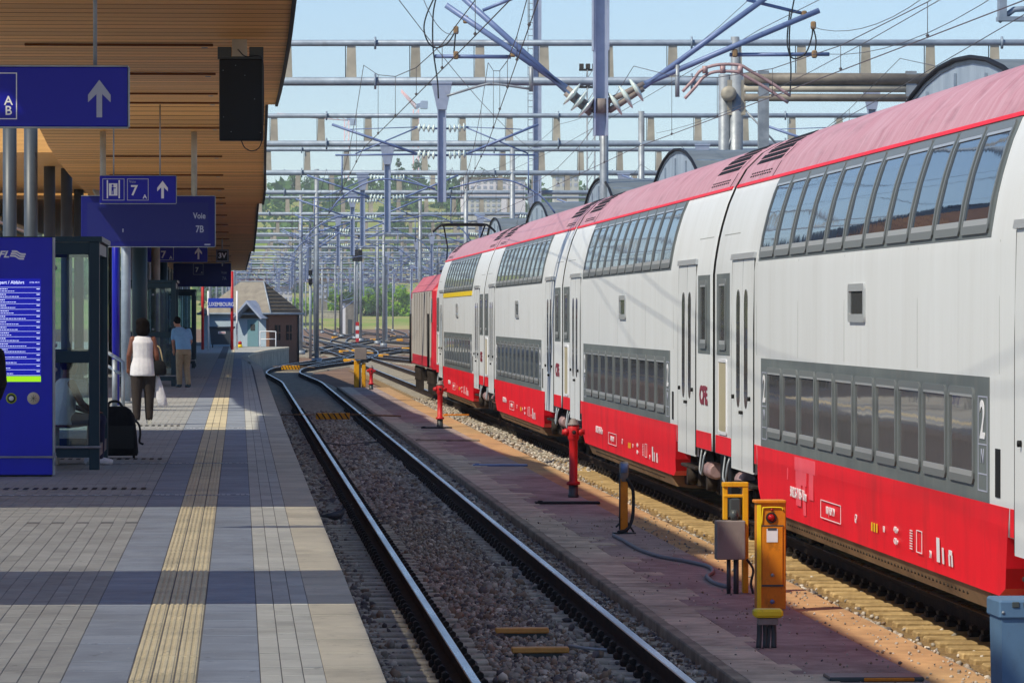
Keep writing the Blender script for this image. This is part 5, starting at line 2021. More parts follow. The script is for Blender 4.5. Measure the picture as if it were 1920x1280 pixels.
# yellow signal cabinet
p_ = on(1446, 1146, -.10)
Y = p_.y
px = Y / FPX
t = thing('signal_cabinet', 'tall yellow cabinet with red lamp and white notice', 'cabinet', p_)
k = lambda v: (v - 1446) * px
z = lambda v: (1146 - v) * px
MB().cbox(k(1419), k(1474), 0, .20, .02, z(940), .008).build('housing', M['orange'], t)
MB().cbox(k(1415), k(1474), -.02, .22, z(942), z(936), .006).build('lid', M['orange'], t)
MB().cbox(k(1419), k(1427), -.01, -.0005, z(1140), z(944), .002).build('edge_strip', M['yellow_lite'], t)  # lighter yellow strip paints in the sunlit left side
MB().cbox(k(1429), k(1468), -.012, -.0005, z(1098), z(985), .004).build('door', M['orange'], t)
MB().box(k(1428), k(1469), -.014, -.0005, z(1098.5), z(1095)).box(k(1428), k(1469), -.0142, -.0005, z(985), z(983)).build('door_gap', M['frame_dark'], t)
MB().path(smooth_path([(k(1428), -.008, z(983)), (k(1430), -.008, z(954)), (k(1434), -.008, z(950)), (k(1464), -.008, z(950)), (k(1468), -.008, z(955))], 4), .006, 6).build('bead', M['yellow_lite'], t)
MB().lathe([(.045, -.015), (.05, -.01), (.05, 0)], 16, (k(1446), 0, z(969)), axis='y').build('lamp_rim', M['bogie'], t)
MB().lathe([(1e-4, -.03), (.02, -.028), (.034, -.015)], 14, (k(1446), 0, z(969)), axis='y').build('red_lamp', mat('lamp_red', (170, 20, 20), .2), t)
MB().lathe([(1e-4, -.015), (.012, -.012), (.012, 0)], 10, (k(1447), 0, z(954)), axis='y').build('pilot_lamp', MATS['lamp_red'], t)
MB().box(k(1437), k(1458), -.016, -.0125, z(1015), z(990)).build('notice', M['white_sign'], t)
MB().box(k(1439), k(1456), -.019, -.0165, z(992.5), z(988)).build('notice_clip', M['frame_dark'], t)
MB().lathe([(1e-4, -.02), (.016, -.016), (.016, 0)], 12, (k(1448), -.012, z(1077)), axis='y').build('lock', M['galv'], t)
MB().lathe([(1e-4, -.02), (.02, -.016), (.02, 0)], 12, (k(1448), 0, z(1127)), axis='y').build('socket', M['tube_blue'], t)

# short post with yellow cap and cables
p_ = on(1440, 1214, -.10)
Y = p_.y
px = Y / FPX
t = thing('cable_post', 'low cable post with bright yellow cap in front of the yellow cabinet', 'post', p_)
k = lambda v: (v - 1440) * px
z = lambda v: (1214 - v) * px
MB().cbox(k(1412), k(1467), -.09, .08, z(1156), z(1140), .018).build('cap', M['yellow_lite'], t)
MB().cbox(k(1420), k(1458), -.06, .06, z(1170), z(1157), .006).build('head', M['grey_box'], t)
lg = MB()
for (x0, x1, r) in ((1424, 1422, .022), (1434, 1434, .018), (1450, 1451, .022), (1442, 1440, .014)):
    lg.path(smooth_path([(k(x0), 0, z(1168)), (k((x0 + x1) / 2 + 1), .01, z(1190)), (k(x1), 0, 0)], 4), r, 8)
lg.build('cable', M['frame_dark'], t)

# blue bin at the right edge
p_ = on(1902, 1394, -.10)
t = thing('waste_bin', 'pale blue plastic bin at the right edge of the frame', 'bin', (at(1902, 1200, 27.6).x, 27.6, -.10))
px = 27.6 / FPX
H = (1394 - 1112) * px
b = MB()
b.add([(-.07, 0, 0), (.38, 0, 0), (.38, .4, 0), (-.07, .4, 0), (-.085, -.02, H), (.42, -.02, H), (.42, .42, H), (-.085, .42, H)], [(0, 3, 2, 1), (0, 1, 5, 4), (1, 2, 6, 5), (2, 3, 7, 6), (3, 0, 4, 7), (4, 5, 6, 7)])
b.build('tub', M['bin_blue'], t)
MB().cbox(-.10, .45, -.035, .44, H - .10, H + .015, .012).build('rim', M['bin_blue'], t)
b = MB()
for q_ in range(5):
    b.cbox(-.02 + q_ * .07, .025 + q_ * .07, -.042, -.02, H - .03, H + .005, .004)
b.build('vent_slot', M['frame_dark'], t)
MB().lathe([(1e-4, -.012), (.01, -.01), (.01, 0)], 8, (-.075, -.03, H - .06), axis='y').build('rivet', M['galv'], t)

# yellow sleepers markers between the rails
for (x0, x1, y, lab) in ((930, 1030, 1187, 'farther yellow bar lying between the rails'), (960, 1068, 1224, 'nearer yellow bar lying between the rails')):
    a, c = on(x0, y, -.15), on(x1, y, -.15)
    t = thing('marker_bar', lab, 'marker bar', a)
    w = c.x - a.x
    MB().cbox(0, w, 0, .14, 0, .045, .008).build('bar', mat('bar_tan', (216, 164, 86), .6, 0, (190, 138, 66), scale=4) if 'bar_tan' not in MATS else MATS['bar_tan'], t)
    MB().cbox(.02, w - .02, .02, .12, -.12, -.0005, .004).build('fixing', M['frame_dark'], t)
a = on(1068, 1218, -.17)
t = thing('track_cable', 'grey cable running from the yellow bar under the rail', 'cable', a)
MB().path(smooth_path([(0, .1, .03), (.12, -.05, .02), (.25, -.1, .01), (.45, -.08, 0), (.62, -.08, 0)], 5), .013, 6).build('strand', M['galv'], t)
a = on(610, 832, -.16)
t = thing('track_cable', 'thin black cable lying across the platform track', 'cable', a)
MB().path(smooth_path([(0, 0, .02), (.4, -1.0, .01), (.8, .3, .02), (1.25, .6, .02)], 5), .012, 6).build('strand', M['cable'], t)

# striped plank crossing
for (xa, xb, y, xl, xr, lab) in ((592, 656, 786, 527, 752, 'yellow and black striped plank crossing the platform track'), (528, 562, 693, 512, 590, 'far yellow and black striped plank at the bend')):
    a, c = on(xa, y, -.12), on(xb, y, -.12)
    px = a.y / FPX
    t = thing('crossing_plank', lab, 'plank', a)
    w, h = c.x - a.x, 12 * px if y > 700 else 8 * px
    MB().cbox(0, w, 0, .12, 0, h, .01).build('plank', M['yellow'], t)
    b = MB()
    n = 6
    for i in range(n):
        x0 = w * (i + .3) / n
        b.prism([(x0 + .05, .006), (x0 + .09, .006), (x0 - .03 + .02, h - .006), (x0 - .07 + .02, h - .006)], -.004, -.0005, 'y')
    b.build('stripe', M['black'], t)
    l, r_ = (xl - xa) * px, (xr - xa) * px
    MB().tube((l, .06, h * .75), (-.02, .06, h * .75), .014).tube((w + .02, .06, h * .75), (r_, .0, h * .5), .022).build('operating_rod', M['under_tan'], t)

# flat bars lying on the service path
for (x0, x1, y, m, lab) in ((1005, 1126, 945, 'fascia', 'dark flat cover in front of the nearest hydrant'), (888, 990, 874, 'tube_blue', 'blue grey bar lying on the service path'), (790, 848, 803, 'fascia', 'dark flat cover in front of the second hydrant'),
                            (780, 900, 827, 'kerb', 'pale flat bar across the service path'), (832, 880, 779, 'orange', 'yellow bar lying beside the second hydrant')):
    a, c = on(x0, y, -.10), on(x1, y, -.10)
    t = thing('cover_bar', lab, 'cover', a)
    MB().cbox(0, c.x - a.x, 0, .30, 0, .035, .008).cbox(.03, .1, .05, .12, .035, .05, .004).build('plate', M[m], t)
a, c = on(1556, 1278, -.10), on(1735, 1278, -.10)
t = thing('cover_bar', 'dark grating at the lower edge beside the sunlit strip', 'cover', a)
MB().cbox(0, c.x - a.x, 0, .4, 0, .035, .01).build('plate', M['frame_dark'], t)
MB().cbox(.25, .62, -.012, .03, .004, .03, .006).build('label_plate', M['orange'], t)

# yellow posts and box by the far hydrant
p_ = on(674, 726, -.10)
px = p_.y / FPX
t = thing('relay_post', 'grey box on two yellow posts beside the far hydrant', 'equipment', p_)
MB().cbox(-.1 - .1, -.1 + .12, -.1, .1, 0, 50 * px, .02).cbox(.09, .23, -.1, .1, 0, 46 * px, .02).build('post', M['yellow'], t)
MB().cbox(-.18, .26, -.2, .1, 52 * px, 74 * px, .02).build('box', M['grey_box'], t)
MB().cbox(-.02, .05, -.12, .08, 0, 46 * px, .01).build('conduit', M['frame_dark'], t)
# point machines in the yard
PM = [(628, 635), (668, 662), (645, 664), (690, 668), (737, 633), (762, 658), (655, 682), (700, 640), (750, 640), (720, 672)]
for k_, (x, y) in enumerate(PM):
    p_ = on(x, y, -.24)
    t = thing('point_machine', 'small yellow point machine among the yard tracks', 'point machine', p_, random.uniform(-.3, .3), 'point machines in the yard')
    MB().cbox(-.35, .35, -.25, .25, 0, .28, .05).build('housing', M['yellow'], t)
    MB().tube((.35, 0, .12), (1.1, 0, .1), .03, n=6).build('rod', M['bogie'], t)

# pigeon
p_ = on(628, 984, -.19)
t = thing('pigeon', 'dark pigeon standing on the sleepers by the platform edge', 'bird', p_, R(20))
b = MB()
b.path([(-.13, 0, .145), (-.08, 0, .125), (0, 0, .12), (.06, 0, .135), (.10, 0, .165), (.115, 0, .19), (.125, 0, .205), (.145, 0, .205)], .05, 12, radii=[.006, .035, .06, .058, .036, .026, .026, .010])
b.path([(.14, 0, .205), (.168, 0, .2)], .006, 6, radii=[.007, .002])
b.prism([(-.10, .115), (-.23, .14), (-.235, .125), (-.10, .095)], -.03, .03, 'y')
o = b.build('body', mat('pigeon', (44, 46, 54), .6, 0, (70, 74, 84), scale=14), t)
b = MB()
for s in (-.025, .025):
    b.path([(0, s, .08), (.005, s, .0)], .005, 5).path([(-.015, s, .004), (.035, s, .004)], .004, 5)
b.build('leg', M['damper'], t)
for s in (-1, 1):
    w_ = MB()
    w_.path([(.06, s * .045, .145), (0, s * .058, .135), (-.09, s * .045, .125), (-.17, s * .02, .13)], .03, 8, radii=[.012, .034, .026, .004])
    w_.build('wing', MATS['pigeon'], t)

# ================================================================== vault canopies on the next platform
M['vault_skin'] = mat('vault_skin', (132, 142, 146), .5, .25, (104, 112, 116), scale=1.2, detail=8)
M['vault_gable'] = mat('vault_gable', (176, 192, 206), .45, 0, (136, 154, 172), scale=1.6, detail=8, stretch=(1, 1, .5), contrast=.3)
VLAB = ['nearest grey barrel vault canopy behind the train, top right', 'grey barrel vault canopy with arched opening above the second coach', 'small grey barrel vault canopy above the third coach',
        'fourth grey barrel vault canopy along the train', 'farthest grey barrel vault canopy above the locomotive']
for k_, (yc, hl) in enumerate(((69.5, 9.0), (114.5, 8.5), (139, 8), (168, 9), (196, 8))):
    t = thing('vault_canopy', VLAB[k_], 'canopy', (11.0, yc, 0), 0, 'vault canopies on the next platform')
    zt, zb = (6.45 if k_ == 0 else 6.7), 3.4
    n = 18
    arc = [(hl * math.cos(math.pi * i / n), zb + (zt - zb) * math.sin(math.pi * i / n) ** .85) for i in range(n + 1)]
    inn = [(y * .985, zb + (z - zb) * .98) for y, z in arc]
    b = MB()
    L = 7.0
    vs = [(x, y, z) for x in (0, L) for y, z in arc] + [(x, y, z) for x in (0, L) for y, z in inn]
    m_ = n + 1
    fs = []
    for i in range(n):
        fs += [(i, i + 1, m_ + i + 1, m_ + i), (2 * m_ + i, 3 * m_ + i, 3 * m_ + i + 1, 2 * m_ + i + 1), (i, 2 * m_ + i, 2 * m_ + i + 1, i + 1), (m_ + i, m_ + i + 1, 3 * m_ + i + 1, 3 * m_ + i)]
    b.add(vs, fs, 0, False)
    b.build('vault', M['vault_skin'], t)
    gb = MB()
    if k_ == 1:
        hole = [(y * .42, zb + (z - zb) * .45) for y, z in inn]
        gb.add([(.02, y, z) for y, z in inn] + [(.02, y, z) for y, z in hole], [(i, i + 1, m_ + i + 1, m_ + i) for i in range(n)])
        MB().box(1.5, 1.6, -4, 4, 3.2, 5.2).build('inner_wall', M['bogie'], t)
    else:
        gb.add([(.02, y, z) for y, z in inn], [tuple(range(m_))])
    gb.build('gable', M['vault_gable'], t)
    for i in range(1, 6):
        y = -hl * .96 + i * hl * 1.92 / 6
        z1 = zb + (zt - zb) * .95 * max(0, 1 - (y / (hl * .96)) ** 2) ** .425
        MB().box(-.02, .015, y - .03, y + .03, zb + (1.6 if k_ == 1 and abs(y) < 3.6 else 0), z1 - .02).build('mullion', M['steel'], t)
    b = MB()
    b.path([(-.02, y, z + .03) for y, z in arc], .04, 6)
    b.build('verge', M['fascia'], t)
    for i in range(0, n + 1, 3):
        y, z = arc[i]
        MB().box(.1, L - .1, y - .03, y + .03, z - .02, z + .03).build('standing_seam', M['steel'], t)
    for (xx, yy_) in ((3.5, -hl * .7), (3.5, hl * .7)):
        MB().lathe([(.15, -.26), (.15, zb + .8)], 12, (xx, yy_, 0)).build('post', M['galv'], t)
tag(MB().cbox(9.8, 19.5, 20, 230, -.3, .55, .05).build('platform', M['concrete']), kind='structure')

# ================================================================== hut, container, name board
cr = at(505, 655, 256)
t = thing('brick_hut', 'small hut with pale blue front, brick side and slate roof at the platform end', 'hut', (cr.x, cr.y, ZP), R(-30))
W_, D_ = 4.3, 3.3
ze, zr = 2.62 - ZP, 4.45 - ZP
M['hut_blue'] = mat('hut_blue', (176, 196, 214), .85, 0, (160, 180, 198), scale=1)
M['brick'] = mat('brick', (150, 112, 92), .9, 0, (116, 84, 70), scale=5, detail=8)
M['slate'] = mat('slate', (118, 108, 92), .85, 0, (92, 84, 74), scale=3, detail=8, stretch=(1, 1, 3))
M['slate_sunlit'] = mat('slate_sunlit', (150, 144, 132), .85, 0, (128, 122, 114), scale=3, detail=8)
MB().box(-W_, -.02, 0, .2, -.3, ze).box(-W_, -W_ + .2, .2, D_, -.3, ze).build('front_wall', M['hut_blue'], t)
MB().box(-.2, 0, -.01, D_, -1.1, ze - .002).box(-W_ + .2, -.2, D_ - .2, D_, -.3, ze - .003).build('side_wall', M['brick'], t)
br = MB().cbox(0, .012, .004, .236, .004, .071, .003).mesh('brick', M['brick'])
for r_ in range(34):
    for c_ in range(13):
        y0 = c_ * .245 + (.12 if r_ % 2 else 0)
        if y0 + .24 < D_:
            zz = -1.0 + r_ * .08
            if not (.55 < y0 + .12 < 1.25 and .3 < zz < 1.25) and not (1.85 < y0 + .12 < 2.6 and .3 < zz < 1.25) and zz < ze - .1 and r_ % 3 != 9:
                inst(br, 'brick', t, (.0, y0, zz))
for y0 in (.6, 1.9):
    w_ = MB().box(.014, .04, y0, y0 + .6, .35, 1.2).build('window', M['bogie'], t)
    b = MB()
    b.box(.041, .055, y0 + .27, y0 + .33, .35, 1.2).box(.0411, .0551, y0, y0 + .6, .74, .8)
    b.build('glazing_bar', M['brick'], w_)
ov = .25
A, B_, C_, D2 = (-W_ - ov, -ov, ze), (ov, -ov, ze), (ov, D_ + ov, ze), (-W_ - ov, D_ + ov, ze)
E1, E2 = (-W_ + 1.5, D_ / 2, zr), (-1.3, D_ / 2, zr)
MB().add([A, B_, E2, E1], [(0, 1, 2, 3)]).add([C_, D2, E1, E2], [(0, 1, 2, 3)]).add([D2, A, E1], [(0, 1, 2)]).build('roof', M['slate_sunlit'], t)  # paler slate puts sunlight into the colour of these slopes
rs = MB().add([B_, C_, E2], [(0, 1, 2)]).build('roof_hip', M['slate'], t)
for k_ in range(9):
    f = k_ / 9
    a_, b2 = Vector(B_).lerp(Vector(E2), f), Vector(C_).lerp(Vector(E2), f)
    MB().path([a_ + Vector((.02, 0, .02)), b2 + Vector((.02, 0, .02))], .018, 4).build('tile_course', M['slate'], rs)
MB().path([A, B_, C_], .06, 6).build('gutter', M['steel'], t)
MB().path([Vector(B_), Vector(E2), Vector(E1)], .05, 6).build('ridge_tile', M['galv'], t)
gx = -1.05
MB().prism([(gx - 1.0, ze - .25), (gx, ze + .75), (gx + 1.0, ze - .25), (gx + .9, ze - .3), (gx, ze + .58), (gx - .9, ze - .3)], -.75, .3, 'y').build('porch_roof', M['steel_blue'], t)
MB().prism([(gx - .8, ze - .25), (gx, ze + .55), (gx + .8, ze - .25)], -.1, .1, 'y').build('porch_gable', M['slate'], t)
d_ = MB().box(gx - .35, gx + .35, -.03, -.002, -.1, 1.5).build('door', mat('door_teal', (110, 150, 164), .6), t)
MB().box(gx - .14, gx + .14, -.05, -.031, .9, 1.25).build('door_pane', M['frame_dark'], d_)
# brick hut downpipe
MB().tube((.08, D_ - .1, -1), (.08, D_ - .1, ze), .05).build('downpipe', M['frame_dark'], t)

a = on(508, 650, ZP)
t = thing('safety_railing', 'white tubular railing in front of the hut', 'railing', (at(488, 650, 250).x, 250, ZP))
w = (517 - 488) * 250 / FPX
MB().path(smooth_path([(0, 0, 0), (0, 0, .75), (.06, 0, .86), (w - .06, 0, .86), (w, 0, .75), (w, 0, 0)], 4), .03, 6).tube((0, 0, .45), (w, 0, .45), .025, n=6).build('rail', M['white_sign'], t)

p_ = at(416, 650, 246)
px = 246 / FPX
t = thing('waste_container', 'grey wheeled waste container with white label beside the hut', 'container', (p_.x, 246, ZP))
b = MB()
b.add([(-.58, 0, .18), (.55, 0, .18), (.55, .8, .18), (-.58, .8, .18), (-.66, -.06, 1.02), (.64, -.06, 1.02), (.64, .9, 1.02), (-.66, .9, 1.02)], [(0, 3, 2, 1), (0, 1, 5, 4), (1, 2, 6, 5), (2, 3, 7, 6), (3, 0, 4, 7), (4, 5, 6, 7)])
b.build('tub', mat('container_grey', (62, 70, 80), .6), t)
MB().cbox(-.72, .68, -.12, .95, 1.02, 1.12, .03).lathe([(.05, -.75), (.05, .72)], 8, (0, -.1, 1.1), axis='x').build('lid', MATS['container_grey'], t)
MB().box(-.2, .2, -.052, -.03, .76, .88).build('label_plate', M['white_sign'], t)
MB().box(-.17, .17, -.054, -.053, .80, .84).build('label_print', M['red_post'], t)
for x in (-.5, .48):
    for y in (.12, .7):
        MB().lathe([(.02, -.03), (.1, -.03), (.1, .03), (.02, .03)], 12, (x, y, .1), axis='x').build('wheel', M['rubber'], t)

p_ = at(380, 655, 233)
t = thing('station_name_board', 'blue LUXEMBOURG name board on two red posts', 'name board', (p_.x, 233, ZP))
px = 233 / FPX
sp_ = 55 * px
for x in (0, sp_):
    MB().lathe([(.075, 0), (.075, 4.0)], 10, (x, 0, 0)).build('post', M['red_post'], t)
for x in (.28, sp_ + .25):
    MB().lathe([(.05, 0), (.05, 3.0)], 8, (x, .6, 0)).build('support', M['white_sign'], t)
MB().cbox(10 * px, 57 * px, -.16, -.08, (655 - 577) * px, (655 - 559) * px, .015).build('panel', mat('name_blue', (42, 70, 190), .4), t)
letter('LUXEMBOURG', 10.2 * px, M['white_sign'], t, (33.5 * px, -.163, (655 - 570.5) * px), sx=.74, bold=.004)
p_ = at(450, 650, 248)
t = thing('warning_beacon', 'small orange and yellow beacon on the platform by the container', 'beacon', (p_.x, 248, ZP))
MB().lathe([(.14, 0), (.12, .16), (.08, .17)], 12).build('base', M['yellow_lite'], t)
MB().lathe([(.10, .17), (.10, .30), (.05, .34), (1e-4, .35)], 12).build('lens', M['red_post'], t)

# ================================================================== background
def leaves(n, fn, size, seed):
    """n leaf-sized faces placed by fn(rng, n) -> points"""
    r = np.random.default_rng(seed)
    P = fn(r, n)
    n = len(P)
    a = r.normal(size=(n, 3))
    a /= np.linalg.norm(a, axis=1, keepdims=True)
    c = np.cross(a, r.normal(size=(n, 3)))
    c /= np.linalg.norm(c, axis=1, keepdims=True)
    s = size * r.uniform(.6, 1.3, (n, 1))
    V = np.stack([P - a * s, P + c * s * .6, P + a * s, P - c * s * .6], 1).reshape(-1, 3)
    F = [tuple(range(i * 4, i * 4 + 4)) for i in range(n)]
    return V, F


def clumps(r, n, cx, cy, cz, rx, ry, rz, k, cr):
    """points in k clumps spread over an ellipsoid shell"""
    d = r.normal(size=(k, 3))
    d /= np.linalg.norm(d, axis=1, keepdims=True)
    d *= r.uniform(.45, 1.0, (k, 1))
    cc = d * np.array([rx, ry, rz]) + np.array([cx, cy, cz])
    i = r.integers(0, k, n)
    e = r.normal(size=(n, 3))
    e /= np.linalg.norm(e, axis=1, keepdims=True)
    e *= r.uniform(.55, 1.0, (n, 1)) * cr * r.uniform(.7, 1.3, (k,))[i][:, None]
    return cc[i] + e


M['leaf'] = mat('leaf', (176, 212, 70), .7, 0, (128, 178, 52), scale=.6, spec=.2)
M['leaf_dark'] = mat('leaf_dark', (90, 132, 66), .7, 0, (66, 104, 56), scale=.4, spec=.2)
M['leaf_hill'] = mat('leaf_hill', (112, 148, 84), .8, 0, (80, 118, 70), scale=.06, spec=.1)
M['grass'] = mat('grass', (116, 150, 62), .9, 0, (172, 160, 112), scale=.08, detail=8, spec=.1)


def leafy(m, f=.45):
    """let light through the leaves"""
    nt = m.node_tree
    b = nt.nodes['Principled BSDF']
    tl = nt.nodes.new('ShaderNodeBsdfTranslucent')
    nt.links.new(b.inputs['Base Color'].links[0].from_socket, tl.inputs['Color'])
    mx = nt.nodes.new('ShaderNodeMixShader')
    mx.inputs['Fac'].default_value = f
    nt.links.new(b.outputs[0], mx.inputs[1])
    nt.links.new(tl.outputs[0], mx.inputs[2])
    nt.links.new(mx.outputs[0], nt.nodes['Material Output'].inputs['Surface'])


for k_ in ('leaf', 'leaf_dark', 'leaf_hill'):
    leafy(M[k_])
M['bark'] = mat('bark', (84, 66, 50), .9, 0, (60, 48, 38), scale=3)


def leaf_mesh(name, V, F, m):
    me = bpy.data.meshes.new(name)
    me.from_pydata(V.tolist(), [], F)
    me.materials.append(m)
    return me


def bush(label, x, y_top, y_bot, w_px, Y, m, seed, n=2600, cat='bush', name='bush'):
    c = at(x, (y_top + y_bot) / 2, Y)
    px = Y / FPX
    rz_, rx = (y_bot - y_top) / 2 * px, w_px / 2 * px
    zb = at(x, y_bot, Y).z
    t = thing(name, label, cat, (c.x, Y, zb))
    V, F = leaves(n, lambda r, k: clumps(r, k, 0, 0, rz_ * 1.0, rx * .95, rx * .8, rz_ * .95, 30, rx * .30), .34, seed)
    inst(leaf_mesh('crown', V, F, m), 'crown', t)
    b = MB()
    r = random.Random(seed)
    b.path([(0, 0, -1.0), (.1, 0, rz_ * .5), (0, .1, rz_ * 1.2)], .2, 7, radii=[.28, .2, .08])
    for k_ in range(5):
        an = r.uniform(0, 6.28)
        b.path([(0, 0, rz_ * .3), (rx * .5 * math.cos(an), rx * .5 * math.sin(an), rz_ * r.uniform(.9, 1.5))], .08, 5, radii=[.12, .03])
    b.build('trunk', M['bark'], t)
    return t


# embankment and hill
tb_ = MB()
xs_ = np.linspace(-160, 420, 40)
ys_ = [890, 905, 925, 950, 1000, 1060, 1120, 1200, 1300, 1400, 1500, 1620, 1800, 2400]
hz = [-.4, .6, 1.7, 2.2, 2.8, 4, 6, 13, 24, 34, 41, 43, 40, 10]
V, F = [], []
for j, y in enumerate(ys_):
    for i, x in enumerate(xs_):
        e = 0 if j < 4 else (math.sin(x * .021 + y * .01) * 2.2 + math.sin(x * .05) * 1.0) * min(1, (y - 1000) / 300)
        fall = 1.0 if x < 60 else max(.55, 1 - (x - 60) / 700)
        V.append((x, y, hz[j] * fall + max(-1, e)))
for j in range(len(ys_) - 1):
    for i in range(len(xs_) - 1):
        a = j * len(xs_) + i
        F.append((a, a + 1, a + len(xs_) + 1, a + len(xs_)))
tb_.add(V, F, 0, True)
tag(tb_.build('hill', M['grass']), kind='structure')


def hill_z(x, y):
    return float(np.interp(y, ys_, hz)) * (1.0 if x < 60 else max(.55, 1 - (x - 60) / 700))


# hillside wood: one far mass
r = np.random.default_rng(3)
pts = []
for k_ in range(520):
    y = r.uniform(1110, 1560)
    x = r.uniform(-40, 260)
    h = r.uniform(5, 9)
    zc = hill_z(x, y) + h * .45
    n = 46
    d = r.normal(size=(n, 3))
    d /= np.linalg.norm(d, axis=1, keepdims=True)
    pts.append(np.array([x, y, zc]) + d * np.array([h * .5, h * .5, h * .55]) * r.uniform(.6, 1.05, (n, 1)))
PTS = np.concatenate(pts)
V, F = leaves(len(PTS), lambda rr, n: PTS, 1.5, 4)
tag(inst(leaf_mesh('hillside_wood', V, F, M['leaf_hill']), 'hillside_wood'), 'green wood covering the far hillside behind the gantries', 'wood', kind='stuff')
# single trees on the skyline
for k_, (x, yt, yb, w, lab) in enumerate(((495, 305, 372, 18, 'dark slim poplar on the skyline at the canopy edge'), (549, 326, 372, 22, 'lone oval poplar on the skyline'), (586, 322, 372, 40, 'broad tree on the skyline right of the lone poplar'),
                                          (748, 296, 352, 22, 'tall poplar on the skyline left of the drop post'), (783, 292, 352, 40, 'broad poplar on the skyline beside the drop post'), (690, 330, 366, 34, 'low round tree on the skyline'),
                                          (905, 318, 356, 50, 'wide dark tree on the skyline left of the tall mast'), (960, 326, 360, 46, 'wide tree on the skyline behind the tall mast'))):
    bush(lab, x, yt, yb, w, 1500, M['leaf_dark'], 100 + k_, 900, 'tree', 'poplar_tree')
    # scaled leaves for distance
# bushes on the embankment
for k_, (x, yt, yb, w, m, lab) in enumerate(((622, 535, 590, 50, 'leaf', 'rounded green bush left of the grey cabinet'), (660, 534, 584, 40, 'leaf_dark', 'dark bush behind the grey cabinet'), (700, 548, 602, 50, 'leaf_dark', 'dark green bush right of the striped signal post'),
                                             (740, 532, 600, 62, 'leaf', 'big bright green bush beside the locomotive'), (595, 548, 592, 30, 'leaf', 'small green bush right of the masts'), (770, 556, 604, 34, 'leaf', 'green bush half hidden by the locomotive'),
                                             (690, 536, 575, 30, 'leaf', 'small bright bush behind the dark one'), (560, 560, 596, 40, 'leaf', 'green bush seen between the masts and the hut'), (524, 552, 590, 40, 'leaf_dark', 'dark bush behind the hut roof'),
                                             (800, 540, 590, 60, 'leaf', 'green bush behind the locomotive roof'))):
    bush(lab, x, yt, yb + 7, w * 1.15, 955, M[m], 200 + k_, 3400)
# pale wall and grey cabinet
a, c = at(590, 600, 930), at(643, 584, 930)
t = thing('retaining_wall', 'pale low concrete wall under the bushes', 'wall', (a.x, 930, 0))
MB().box(0, c.x - a.x, 0, .5, 1.0, c.z).build('face', M['concrete_pale'], t)
MB().box(-.1, c.x - a.x + .1, -.1, .6, c.z + .002, c.z + .2).build('coping', M['concrete_pale'], t)
a, c = at(648, 606, 640), at(668, 566, 640)
t = thing('relay_cabin', 'grey flat roofed relay cabin with a white end in the yard', 'cabin', (a.x, 640, -.3))
MB().box(0, c.x - a.x, 0, 3, 0, c.z + .3).build('wall', M['concrete'], t)
MB().box(-.6, -.01, .2, 3, 0, c.z + .2).build('end_wall', M['white_sign'], t)
MB().box(-.7, c.x - a.x + .15, -.15, 3.2, c.z + .301, c.z + .5).build('roof', M['frame_dark'], t)
MB().box(.3, .9, -.03, -.001, .2, 2.2).build('door', M['frame_dark'], t)
# footbridge: maroon girder
a, c = at(440, 530, 1010), at(900, 502, 1010)
t = thing('girder_bridge', 'long maroon girder bridge across the far end of the yard', 'bridge', (a.x, 1010, 0))
L = c.x - a.x
MB().box(0, L, 0, 2, a.z, a.z + .9).box(0, L, 0, 2, c.z - .5, c.z).build('girder', mat('maroon_steel', (104, 52, 52), .7, 0, (84, 44, 48), scale=.4), t)
for k_ in range(24):
    x0 = L * k_ / 24
    x1 = L * (k_ + 1) / 24
    MB().path([(x0, .2, a.z + .8), ((x0 + x1) / 2, .2, c.z - .4), (x1, .2, a.z + .8)], .22, 4).build('truss_bar', MATS['maroon_steel'], t)
for x in (4, L * .5, L - 4):
    MB().box(x - .6, x + .6, .4, 1.6, -1, a.z).build('pier', M['concrete'], t)


# pale buildings
M['far_window'] = mat('far_window', (168, 174, 196), .4)
def block(label, x0, y0, x1, y1, Y, rows, cols, m, depth=14, roof='slate'):
    a, c = at(x0, y1, Y), at(x1, y0, Y)
    t = thing('apartment_block', label, 'building', (a.x, Y, a.z))
    w, h = c.x - a.x, c.z - a.z
    MB().box(0, w, 0, depth, -6, h).build('wall', M[m], t)
    MB().box(-.4, w + .4, -.4, depth + .4, h + .002, h + .6).build('roof', M[roof], t)
    pane = MB().box(0, w / cols * .5, -.12, .0, 0, h / rows * .5).mesh('window', M['far_window'])
    for r_ in range(rows):
        for c_ in range(cols):
            inst(pane, 'window', t, (w * (c_ + .25) / cols, -.002, h * (r_ + .25) / rows))
    return t


M['pale_pink'] = mat('pale_pink', (232, 226, 232), .8, 0, (220, 214, 226), scale=.1)
M['pale_wall'] = mat('pale_wall', (206, 204, 200), .8, 0, (188, 188, 188), scale=.1)
block('pale lilac block on the hill behind the second drop post', 868, 336, 985, 366, 1250, 3, 10, 'pale_pink')
block('white block on the hill right of the floodlight mast', 880, 372, 940, 398, 1180, 3, 6, 'pale_wall')
block('low pale building behind the hut roof', 505, 541, 548, 566, 900, 2, 5, 'pale_wall', 8)
block('grey flat building behind the masts', 596, 530, 614, 562, 935, 3, 2, 'concrete', 6)
block('small white house above the train roof left of the vaults', 1040, 330, 1085, 352, 1300, 2, 4, 'pale_wall', 10)

# cranes far away
M['crane_pink'] = mat('crane_pink', (238, 196, 202), .6)
M['crane_blue'] = mat('crane_blue', (150, 170, 205), .6)


